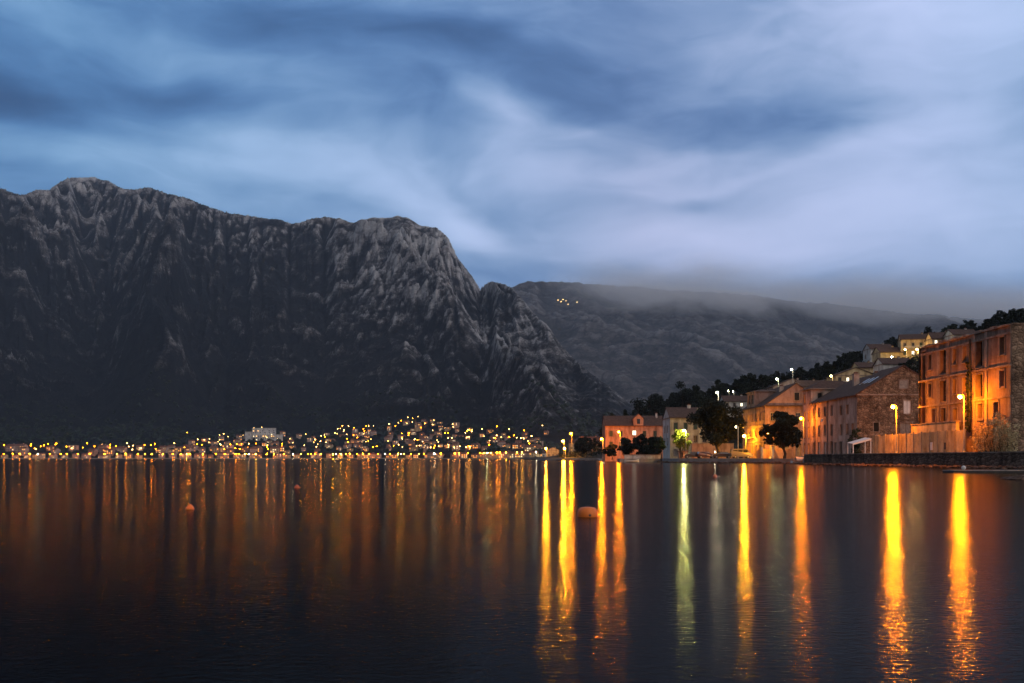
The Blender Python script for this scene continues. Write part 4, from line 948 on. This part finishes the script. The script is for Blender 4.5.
tag(b.build('garden_wall'), 'low pale wall below the dark hedge at the water edge', 'garden wall')
b = MB(); b.box((26, 240.2, -1), (38, 246, .9), M['paving']); tag(b.build('landing'), 'low landing stage under the pale wall', kind='structure')
# gable-side yard wall beside pedimented house
b = MB(); b.box((50.5, 205.2, .9), (58, 205.5, 2.9), M['plaster_o'])
tag(b.build('yard_wall'), 'short yard wall behind the round tree', 'garden wall')
for i, x in enumerate((51.2, 53.4)):
    b = MB(); b.box((x, 204.6, .95), (x + .45, 205.05, 3.3), M['plaster_w']); b.box((x - .06, 204.54, 3.303), (x + .51, 205.11, 3.42), M['ruin_trim'])
    tag(b.build('gate_pillar'), 'pale square gate pillar before the pedimented house', 'gate pillar', 'pale gate pillars by the round tree')

# ------------------------------------------------------------------ street lamps of the near shore
NL = {}; LK = {}
def near_lamp(px, pyl, D, z0, strength, col, label, r=.24, arm=-.5, group=None, kind='pole'):
    z = zat(pyl, D); x = xat(px, D); root = empty('street_lamp', (x - arm * .9, D, z0)); tag(root, label, 'street lamp', group); h = z - z0
    strength = strength * 4.5; key = (strength, col)
    if key not in NL: NL[key] = emit_mat('street_lamp_light', col, strength)
    b = MB(); b.tube([(0, 0, 0), (0, 0, .9), (0, 0, h + .1)], [.11, .085, .055], M['metal'], 8); b.tube([(0, 0, 0), (0, 0, .35)], .16, M['metal'], 8); b.build('pole', root)
    b = MB(); b.tube([(0, 0, h + .02), (arm * .45, 0, h + .42), (arm * .9, 0, h + .40)], .035, M['metal'], 6); b.build('arm', root)
    b = MB(); b.lathe((arm * .9, 0, h), [(.02, .42), (.16, .36), (.30, .27), (.31, .25), (.02, .25)], M['metal'], 12); hd = b.build('lamp_head', root)
    b = MB(); b.ball((arm * .9, 0, h), r, NL[key], 1, (1, 1, .9)); b.build('bulb', hd); return root
near_lamp(893, 407, 130.6, 1.45, 1100, SOD, 'tall orange street lamp on the sea wall at the middle of the board fence')
near_lamp(960, 397, 111.0, 1.45, 640, SOD, 'tall orange street lamp on the sea wall at the bush end of the fence')
near_lamp(801, 418.5, 178.0, 1.45, 330, SOD, 'orange street lamp standing above the round tree before the row houses')
near_lamp(768, 433, 204.5, .95, 1200, AMB, 'yellow street lamp half hidden behind the round tree, flooding the pedimented house')
near_lamp(744, 436, 222.0, .95, 1000, AMB, 'yellow street lamp hidden behind the big dark tree edge, lighting the house foot')
near_lamp(601.5, 439, 318, .95, 600, SOD, 'strong street lamp at the corner below the orange house', r=.3)
near_lamp(618.7, 432, 316, 1.2, 420, SOD, 'street lamp in front of the orange house wall', r=.3)
near_lamp(571, 433.5, 520, .95, 900, SOD, 'lone tall orange lamp beside the dark trees on the point', r=.36)
near_lamp(563, 441, 520, .95, 850, AMB, 'upper of two yellow lamps at the spit houses', r=.42)
near_lamp(564.5, 448.5, 500, .95, 700, AMB, 'lower of two yellow lamps at the spit houses', r=.4)
near_lamp(546, 448.5, 700, .95, 1500, AMB, 'yellow lamp in front of the gabled house on the point', r=.45)
near_lamp(684, 430.5, 236, .95, 300, (1, .93, .30), 'white street lamp shining through the green lit tree', r=.22)
near_lamp(736, 427, 214, .95, 12, COOL, 'faint white lamp at the edge of the big dark tree', r=.16)
near_lamp(715, 452, 216, .95, 8, COOL, 'low small white light beside the big tree trunk', r=.14, arm=-.2)
def hill_lamp(px, py, st, col, label, D, r=.26, hmax=6.0): return near_lamp(px, py, D, L3.ground(px, D) - .3, st, col, label, r=r)
hill_lamp(717, 392.5, 180, COOL, 'pale street lamp on a tall pole above the big dark tree', 340)
hill_lamp(791.5, 369.5, 70, COOL, 'bright pale lamp topmost above the pedimented house', 352)
hill_lamp(777, 379, 90, GRN, 'greenish lamp lighting the annex wall above the dormer', 340)
hill_lamp(831, 376, 55, WARM, 'warm lamp in front of the small cream house above the row house', 308)
hill_lamp(892, 357, 60, GRN, 'greenish lamp among the trees on the slope left of the ruin'.replace(' left of', ' beside'), 335)
hill_lamp(905, 349.5, 60, WARM, 'warm lamp at the far end of the brightly lit crest house', 336)
hill_lamp(917, 349.5, 230, WARM, 'white-hot lamp before the brightly lit crest house', 335)
hill_lamp(940, 344, 40, WARM, 'small warm lamp before the crest house with the balcony rail', 318, r=.2)
hill_lamp(728, 391, 30, COOL, 'first of two tiny pale lamps high in the trees beside the tall pole lamp', 420)
hill_lamp(733, 391.5, 30, COOL, 'second of two tiny pale lamps high in the trees, nearer the pediment', 420)

# ------------------------------------------------------------------ trees
def leaf_cloud(name, parent, clumps, n, size, mat, seed, flat=.0):
    r = random.Random(seed); b = MB(); tot = sum(c[3]**2 for c in clumps)
    for (cx, cy, cz, cr) in clumps:
        for _ in range(int(n * cr * cr / tot)):
            d_ = Vector((r.gauss(0, 1), r.gauss(0, 1), r.gauss(0, 1))).normalized() * cr * (r.random() ** .45)
            c = Vector((cx, cy, cz)) + Vector((d_.x, d_.y, d_.z * .8)); s_ = size * r.uniform(.6, 1.4)
            a = Vector((r.gauss(0, 1), r.gauss(0, 1), r.gauss(0, .8))).normalized(); e = a.cross(Vector((r.gauss(0, 1), r.gauss(0, 1), r.gauss(0, 1)))).normalized()
            b.face([c - a * s_, c + e * s_ * .55, c + a * s_, c - e * s_ * .55], mat)
    return b.build(name, parent)
def tree(name, label, loc, h, w, trunk_h, seed, mat, n=2600, leaf=.3, group=None, cat='tree', clumps=26, shape='round'):
    r = random.Random(seed); root = empty(name, loc); tag(root, label, cat, group); cl = []
    ch = h - trunk_h
    for i in range(clumps):
        a = r.uniform(0, 2 * math.pi); k = r.random()
        if shape == 'round': zz = trunk_h + ch * (.12 + .78 * k); wr = w / 2 * math.sin(math.pi * min(.97, max(.1, .15 + .8 * k))) ** .6
        elif shape == 'flat': zz = trunk_h + ch * (.2 + .65 * k); wr = w / 2 * (1 - .5 * k)
        else: zz = trunk_h + ch * (.05 + .9 * k); wr = w / 2 * (1 - k * .85)
        q = r.uniform(.25, .95); cr = min(w, ch) * r.uniform(.10, .19)
        cl.append((math.cos(a) * max(0, wr - cr * .6) * q, math.sin(a) * max(0, wr - cr * .6) * q, zz, cr))
    cl.append((0, 0, trunk_h + ch * .5, min(w, ch) * .28))
    b = MB(); rt = max(.1, h * .028); b.tube([(0, 0, -.5), (rt, 0, trunk_h * .5), (0, rt * .8, trunk_h), (0, 0, trunk_h + ch * .55)], [rt * 1.5, rt * 1.1, rt * .9, rt * .3], M['bark'], 8)
    for c in cl[:9]: b.tube([(0, 0, trunk_h * .9), (c[0] * .4, c[1] * .4, (trunk_h + c[2]) / 2), (c[0], c[1], c[2])], [rt * .5, rt * .3, rt * .1], M['bark'], 5)
    b.build('trunk', root); leaf_cloud('crown', root, cl, n, leaf, mat, seed + 1); return root
tree('tree', 'round dark waterfront tree before the pedimented house', (xat(784, 196), 196, .95), 9.3, 9.6, 1.9, 21, M['leaf_dark'], 9500, .26, clumps=40)
tree('tree', 'biggest dark spreading tree over the parked cars', (xat(717, 222), 222, .95), 13.4, 14.0, 2.6, 22, M['leaf_dark'], 11000, .28, clumps=34)
tree('tree', 'fresh green tree lit by the white lamp beside the kiosk', (xat(679, 240), 238, .95), 7.0, 6.0, 1.5, 23, M['leaf_fresh'], 3600, .2, clumps=18)
tree('tree', 'small dim tree at the end of the dark hedge', (xat(661, 238), 238, .95), 5.2, 3.6, 1.4, 24, M['leaf'], 1400, .22)
for i, (px, D, h, w, lb) in enumerate(((627, 300, 6.5, 8.0, 'dark bushy tree nearest the orange house corner in the waterfront hedge'), (641, 296, 7.2, 9.0, 'tallest dark bushy tree at the middle of the waterfront hedge'), (654, 290, 6.3, 7.0, 'dark bushy tree of the hedge next to the white gable'), (612, 318, 4.6, 6.5, 'low dark bush under the strong corner lamp'))):
    tree('hedge_tree', lb, (xat(px, D), D, .95), h, w, .6, 30 + i, M['leaf_dark'], 3000, .3)
for i, (px, py, D, h, w, sh, lb) in enumerate((
    (640, 395, 430, 13, 15, 'round', 'dark tree mass behind the orange house roof'), (655, 392, 440, 12, 12, 'round', 'tall dark tree behind the orange house chimney'), (682, 380, 420, 15, 14, 'round', 'tallest rounded dark tree on the slope behind the white gabled house'),
    (696, 385, 410, 11, 9, 'cone', 'pointed dark tree above the dark tiled roof'), (612, 411, 520, 8, 7, 'round', 'small dark tree beside the orange house roof end'), (625, 409, 500, 9, 5, 'cone', 'thin dark cypress-like tree above the orange house'),
    (748, 373, 430, 11, 14, 'round', 'broad dark tree on the crest above the big waterfront tree'), (722, 384, 440, 10, 11, 'round', 'dark tree on the crest by the tiny pale lamps'), (763, 374, 425, 9, 12, 'round', 'dark crest tree over the annex house'), (590, 437, 480, 9, 16, 'round', 'wide dark pine beside the lone tall orange lamp'), (581, 438, 490, 7, 9, 'round', 'smaller dark tree between the lone lamp and the wide pine'),
    (1008, 309, 330, 8, 12, 'round', 'dark crest tree over the corner of the ruin'), (1024, 310, 325, 9, 10, 'round', 'last dark tree on the crest at the ruin side'), (988, 318, 335, 5, 7, 'round', 'low dark bush on the crest behind the ruin parapet'))):
    gz = L3.ground(px, D); top = zat(py, D); hh_ = max(h * .6, top - gz)
    tree('hillside_tree', lb, (xat(px, D), D, gz), hh_, w, hh_ * .18, 40 + i, M['leaf_dark'], 2600, .42, shape=sh, clumps=26)
# prototypes copied over the hillside
protoT = []
r8 = random.Random(8)
for i in range(5): protoT.append(tree('hillside_tree', 'dark tree among the houses on the wooded slope', (0, 0, 0), 7, 7.5, 1.2, 70 + i, M['leaf_dark'], 1500, .36, 'trees of the wooded slope', shape=['round', 'round', 'flat', 'round', 'cone'][i]))
used = [False] * 5; k = 0
for i in range(350):
    px = r8.uniform(600, 1040) if i > 75 else 603 + i * 5.8; D0, D1 = np.interp(px, *zip(*HS)), np.interp(px, *zip(*HR)); D = D0 + (D1 - D0) * (r8.uniform(.12, 1.0) if i > 75 else r8.uniform(.96, 1.04))
    gz = L3.ground(px, D); x = xat(px, D); s_ = r8.uniform(.6, 1.15)
    py = HY - (gz + 6 * s_ - CH) / D * F
    # keep clear of the houses and lamps seen on the slope
    bad = False
    for (hx, hy0, hw, hd) in ((707, 404, 7, 352), (738, 396, 12, 385), (791, 378, 24, 372), (777, 379, 12, 340), (766, 384, 12, 362), (856, 370, 24, 318), (831, 376, 12, 308), (882, 347, 12, 388), (916, 346, 17, 345), (944, 342, 14, 330), (966, 336, 8, 322), (892, 357, 5, 335), (717, 396, 6, 340), (657, 413, 8, 400)):
        if abs(px - hx) < hw and py < hy0 + 14 and D < hd + 14: bad = True
    if (bad and i > 75) or D > D1 * 1.03: continue
    j = r8.randrange(5)
    o = protoT[j] if not used[j] else copy_tree(protoT[j]); used[j] = True
    o.location = (x, D, gz - .3); o.rotation_euler = (0, 0, r8.uniform(0, 6.28)); o.scale = (s_, s_, s_ * r8.uniform(.8, 1.1)); k += 1
print('slope trees', k)
for j in range(5):
    if not used[j]: protoT[j].location = (xat(700 + 20 * j, 400), 400, L3.ground(700 + 20 * j, 400))
# undergrowth covering the slope
b = MB(); r9 = random.Random(9)
for i in range(5200):
    px = r9.uniform(560, 1060); D0, D1 = np.interp(px, *zip(*HS)), np.interp(px, *zip(*HR)); D = D0 + (D1 - D0) * r9.uniform(.03, 1.1); gz = L3.ground(px, D); x = xat(px, D)
    cr = r9.uniform(.6, 1.5)
    for _ in range(9):
        d_ = Vector((r9.gauss(0, cr), r9.gauss(0, cr), abs(r9.gauss(0, cr * .7)))); c = Vector((x, D, gz)) + d_; s_ = r9.uniform(.25, .6)
        a = Vector((r9.gauss(0, 1), r9.gauss(0, 1), r9.gauss(0, 1))).normalized(); e = a.cross(Vector((0, r9.gauss(0, 1), 1))).normalized(); b.face([c - a * s_, c + e * s_ * .6, c + a * s_, c - e * s_ * .6], M['leaf_dark'])
tag(b.build('undergrowth'), 'dark undergrowth covering the hillside', kind='stuff')
# the pale dry bush at the end of the fence
root = empty('bush', (51.6, 106.2, 1.45)); tag(root, 'large pale dry bush lit by the lamp at the fence end below the ruin', 'bush')
r10 = random.Random(10); b = MB(); cl = []
for i in range(46):
    y0 = r10.uniform(-4.6, 4.2); a = r10.uniform(-.7, .7); hh_ = r10.uniform(2.4, 5.2) * (1 - abs(y0 + .3) / 9); p = [Vector((r10.uniform(-.6, .6), y0, -.2))]
    for k in range(4): p.append(p[-1] + Vector((r10.uniform(-.35, .3), a * .5 + r10.uniform(-.4, .4), hh_ / 4)))
    b.tube(p, [.06, .045, .03, .02, .01], M['bark'], 5); cl += [(q.x, q.y, q.z, r10.uniform(.28, .6)) for q in p[1:]]
b.build('stem', root); leaf_cloud('crown', root, cl, 9000, .085, M['leaf_dry'], 12)
# a darker climbing shrub by the stone gable
root = empty('bush', (53.2, 154.4, 1.45)); tag(root, 'thin dark shrub against the rubble gable beside the awning', 'bush')
cl = [(r10.uniform(-.6, .8), r10.uniform(-.5, .5), r10.uniform(.4, 4.2), r10.uniform(.3, .6)) for _ in range(14)]
leaf_cloud('crown', root, cl, 1500, .12, M['leaf'], 13); b = MB(); b.tube([(0, 0, 0), (.1, .1, 2), (0, 0, 3.8)], [.08, .05, .02], M['bark'], 5); b.build('stem', root)

# ------------------------------------------------------------------ cars, boats, buoys, pontoon
def car_paint(name, c):
    m, t, b_ = new_mat(name); b_.inputs['Base Color'].default_value = (*c, 1); b_.inputs['Roughness'].default_value = .3; b_.inputs['Metallic'].default_value = .3; b_.inputs['Coat Weight'].default_value = .6; return m
M['tyre'] = rough_mat('tyre_rubber', (.015, .015, .015), (.03, .03, .03), 3, .9, .1)
def make_car(label, paint, kind='hatch', group=None):
    root = empty('parked_car'); tag(root, label, 'car', group)
    if kind == 'van': prof = [(-2.2, .35), (-2.25, 1.0), (-2.1, 1.9), (-1.9, 2.05), (.9, 2.05), (1.35, 1.75), (1.9, 1.15), (2.3, .95), (2.35, .35)]; wz = (1.2, 1.85); wx = (-1.9, 1.3)
    elif kind == 'sedan': prof = [(-2.2, .35), (-2.25, .9), (-1.6, 1.0), (-1.05, 1.42), (.3, 1.45), (1.05, .98), (2.05, .85), (2.2, .35)]; wz = (1.0, 1.36); wx = (-1.25, .75)
    else: prof = [(-1.9, .35), (-1.98, .95), (-1.7, 1.42), (-1.4, 1.5), (.35, 1.48), (1.0, 1.02), (1.85, .86), (2.0, .35)]; wz = (1.02, 1.4); wx = (-1.6, .7)
    b = MB(); hw = .84
    def sec(s, y, k): return [(x, y, z * 1.0 if z < 1.0 else z) for x, z in prof] if not k else [(x * .97, y, z if z < .98 else .98 + (z - .98) * .98) for x, z in prof]
    ys = [(-hw, 0), (hw, 0)]; topin = .12
    L0 = [(x, -hw + (topin if z > 1.05 else 0), z) for x, z in prof]; L1_ = [(x, hw - (topin if z > 1.05 else 0), z) for x, z in prof]
    b.face(L0, paint); b.face(L1_[::-1], paint)
    for i in range(len(prof)):
        j = (i + 1) % len(prof); b.face([L0[i], L1_[i], L1_[j], L0[j]], paint)
    o = b.build('body', root); md = o.modifiers.new('bevel', 'BEVEL'); md.width = .06; md.segments = 2
    b = MB()
    for s in (-1, 1):
        n_ = 3 if kind == 'van' else 2; w_ = (wx[1] - wx[0]) / n_
        for i in range(n_): b.box((wx[0] + i * w_ + .06, s * (hw - .115), wz[0] + .06), (wx[0] + (i + 1) * w_ - .06, s * (hw - .075), wz[1] - .06), M['glass'])
    b.build('window', root)
    for x in (-1.35, 1.35):
        for s in (-1, 1):
            b = MB(); b.tube([(x, s * (hw - .18), .32), (x, s * (hw + .02), .32)], .32, M['tyre'], 16); w_ = b.build('wheel', root)
            b = MB(); b.tube([(x, s * (hw + .021), .32), (x, s * (hw + .03), .32)], .2, M['metal'], 12); b.build('rim', w_)
    for s in (-1, 1):
        b = MB(); b.box((prof[-1][0] - .02, s * .5, .62), (prof[-1][0] + .03, s * .78, .78), M['white']); b.build('headlight', root)
    return root
cars = [('grey van parked under the edge of the big tree by the yellow-lit house', (.13, .12, .12), 'van', 741, 212, 0),
        ('dark saloon car parked beside the big tree trunk', (.03, .03, .035), 'sedan', 722, 216, 3.14), ('dark hatchback parked before the orange garden wall', (.05, .012, .012), 'hatch', 706, 219, 0.1),
        ('small black car parked in front of the orange wall near the kiosk', (.02, .02, .022), 'hatch', 693, 221, 3.1)]
for lb, c, kd, px, D, rz in cars:
    o = make_car(lb, car_paint('car_paint', c), kd); o.location = (xat(px, D), D, .955); o.rotation_euler = (0, 0, rz)
def make_boat(label, hull, inner, L, loc, rz, canopy=False, group=None):
    root = empty('rowing_boat', loc, rz); tag(root, label, 'boat', group); b = MB(); n = 9; W_ = L * .19; secs = []
    for i in range(n):
        u = i / (n - 1); w = W_ * (math.sin(math.pi * min(.985, .18 + u * .82)) ** .6); zr = .42 + .22 * (2 * u - .8)**2; x = (u - .5) * L
        secs.append([(x, -w, zr), (x, -w * .8, .12), (x, 0, -.08 + .1 * u), (x, w * .8, .12), (x, w, zr)])
    for a, c in zip(secs, secs[1:]):
        for k in range(4): b.face([a[k], a[k + 1], c[k + 1], c[k]], hull, True)
    b.face(secs[0], hull); b.build('hull', root)
    b = MB()
    for a, c in zip(secs, secs[1:]):
        for k in (0, 4):
            A, C = Vector(a[k]), Vector(c[k]); dn = Vector((0, 0, .06)); sd_ = Vector((0, .07 * (-1 if k == 0 else 1), 0))
            b.face([A + dn, C + dn, C + sd_, A + sd_], inner); b.face([A + dn, C + dn, C, A], inner)
    b.build('gunwale', root)
    for u in (-.22, .05, .28):
        b = MB(); b.box((u * L, -W_ * .8, .3), (u * L + .22, W_ * .8, .34), inner); b.build('seat', root)
    if canopy:
        b = MB(); n2 = 8
        for k in range(n2):
            a0, a1 = math.pi * k / n2, math.pi * (k + 1) / n2
            b.face([(-.3 * L, math.cos(a0) * W_ * .9, .55 + math.sin(a0) * .7), (.3 * L, math.cos(a0) * W_ * .9, .55 + math.sin(a0) * .55), (.3 * L, math.cos(a1) * W_ * .9, .55 + math.sin(a1) * .55), (-.3 * L, math.cos(a1) * W_ * .9, .55 + math.sin(a1) * .7)], M['white'])
        b.build('canopy', root)
    return root
M['boat_w'] = rough_mat('boat_white_paint', (.5, .48, .45), (.7, .68, .64), 2, .45, .05); M['boat_r'] = rough_mat('boat_brown_paint', (.10, .04, .03), (.2, .08, .05), 2, .5, .05)
make_boat('white rowing boat with rounded canopy at the end of the sea wall', M['boat_w'], M['boat_r'], 3.6, (xat(801, 178), 178, .02), .15, True)
make_boat('small pale boat moored below the pale wall and the hedge', M['boat_w'], M['boat_w'], 3.4, (xat(632, 236), 236, .02), .1)
make_boat('low brown boat lying along the low quay below the yellow-lit house', M['boat_r'], M['boat_w'], 4.6, (xat(760, 196), 196, .02), -.25)
make_boat('small dark boat drawn up beside the spit tip', M['boat_r'], M['boat_w'], 3.6, (xat(575, 405), 405, .02), .1)
make_boat('white boat on the shore under the bushes next to the spit', M['boat_w'], M['boat_w'], 4.0, (xat(604, 392), 392, .02), .3)
M['buoy'] = rough_mat('orange_buoy_plastic', (.62, .13, .02), (.80, .20, .03), 3, .45, .08)
M['buoy_dark'] = rough_mat('weathered_red_buoy', (.26, .05, .02), (.42, .09, .03), 3, .55, .08)
# large round-shouldered buoy
D = 17.8; root = empty('mooring_buoy', (xat(587.5, D), D, 0)); tag(root, 'big round-shouldered orange mooring buoy floating near the middle of the bay', 'buoy')
b = MB(); b.lathe((0, 0, 0), [(.01, -.12), (.11, -.11), (.16, -.06), (.178, 0), (.178, .07), (.165, .125), (.13, .16), (.06, .175), (.01, .178)], M['buoy'], 28); b.build('float', root)
b = MB(); b.tube([(.19 * 0 + .03, -.185, .035), (.03, -.175, .035)], .022, M['dmetal'], 10); b.build('bung', root)
b = MB(); b.tube([(-.02, 0, .16), (-.02, 0, .2), (.02, 0, .2), (.02, 0, .16)], .008, M['dmetal'], 6); b.build('ring', root)
def small_buoy(px, py, D, r, label, staff=0, mat=None):
    root = empty('buoy', (xat(px, D), D, 0)); tag(root, label, 'buoy'); mat = mat or M['buoy_dark']
    b = MB(); b.lathe((0, 0, 0), [(.01, -r * .5), (r * .8, -r * .4), (r, 0), (r * .95, r * .35), (r * .6, r * .8), (r * .25, r * 1.15), (.01, r * 1.2)], mat, 18); b.build('float', root)
    b = MB(); b.tube([(0, 0, r * 1.15), (0, 0, r * 1.3 + staff)], r * .12, M['dmetal'], 6); b.build('staff', root)
small_buoy(190, 510, 20.4, .085, 'orange-lit buoy with a short staff floating off the dark slope side', .16, M['buoy'])
small_buoy(297, 488, 34.8, .10, 'smaller dark red buoy floating below the hamlet lights', .06)
small_buoy(715, 477, 55, .13, 'reddish buoy floating off the big tree and parked cars', .25)
small_buoy(603, 463.5, 190, .3, 'tiny white buoy close under the hedge shore', 0, M['boat_w'])
small_buoy(570, 474.5, 63, .09, 'little dark buoy between the lamp streaks off the spit', .1)
# pontoon in front of the wall
root = empty('pontoon', (30.9, 69.5, 0)); tag(root, 'low floating wooden pontoon lying on the water below the sea wall', 'pontoon')
b = MB()
for i in range(30): b.box((i * .3 + .01, 0, .14), (i * .3 + .29, 2.0, .2), M['wood'])
b.build('deck', root); b = MB(); b.box((0, .06, -.2), (9, .3, .137), M['dmetal']); b.box((0, 1.7, -.2), (9, 1.94, .137), M['dmetal']); b.box((0, .305, -.2), (.2, 1.695, .137), M['dmetal']); b.build('frame', root)
b = MB(); b.ball((.9, .6, .36), .16, M['boat_w'], 2); b.build('fender', root)
for i, (px, D, s_, lb) in enumerate(((1009, 49.5, .28, 'smallest dark rock breaking the surface beyond the pontoon'), (1016, 49, .4, 'rounded dark rock in the water off the pontoon end'), (1026, 48.5, .6, 'largest dark rock at the waterline in front of the pontoon'))):
    b = MB(); b.ball((0, 0, .02), s_, M['quay'], 2, (1.5, 1, .35), .12, r10); o = b.build('rock', None, (xat(px, D), D, 0)); tag(o, lb, 'rock')
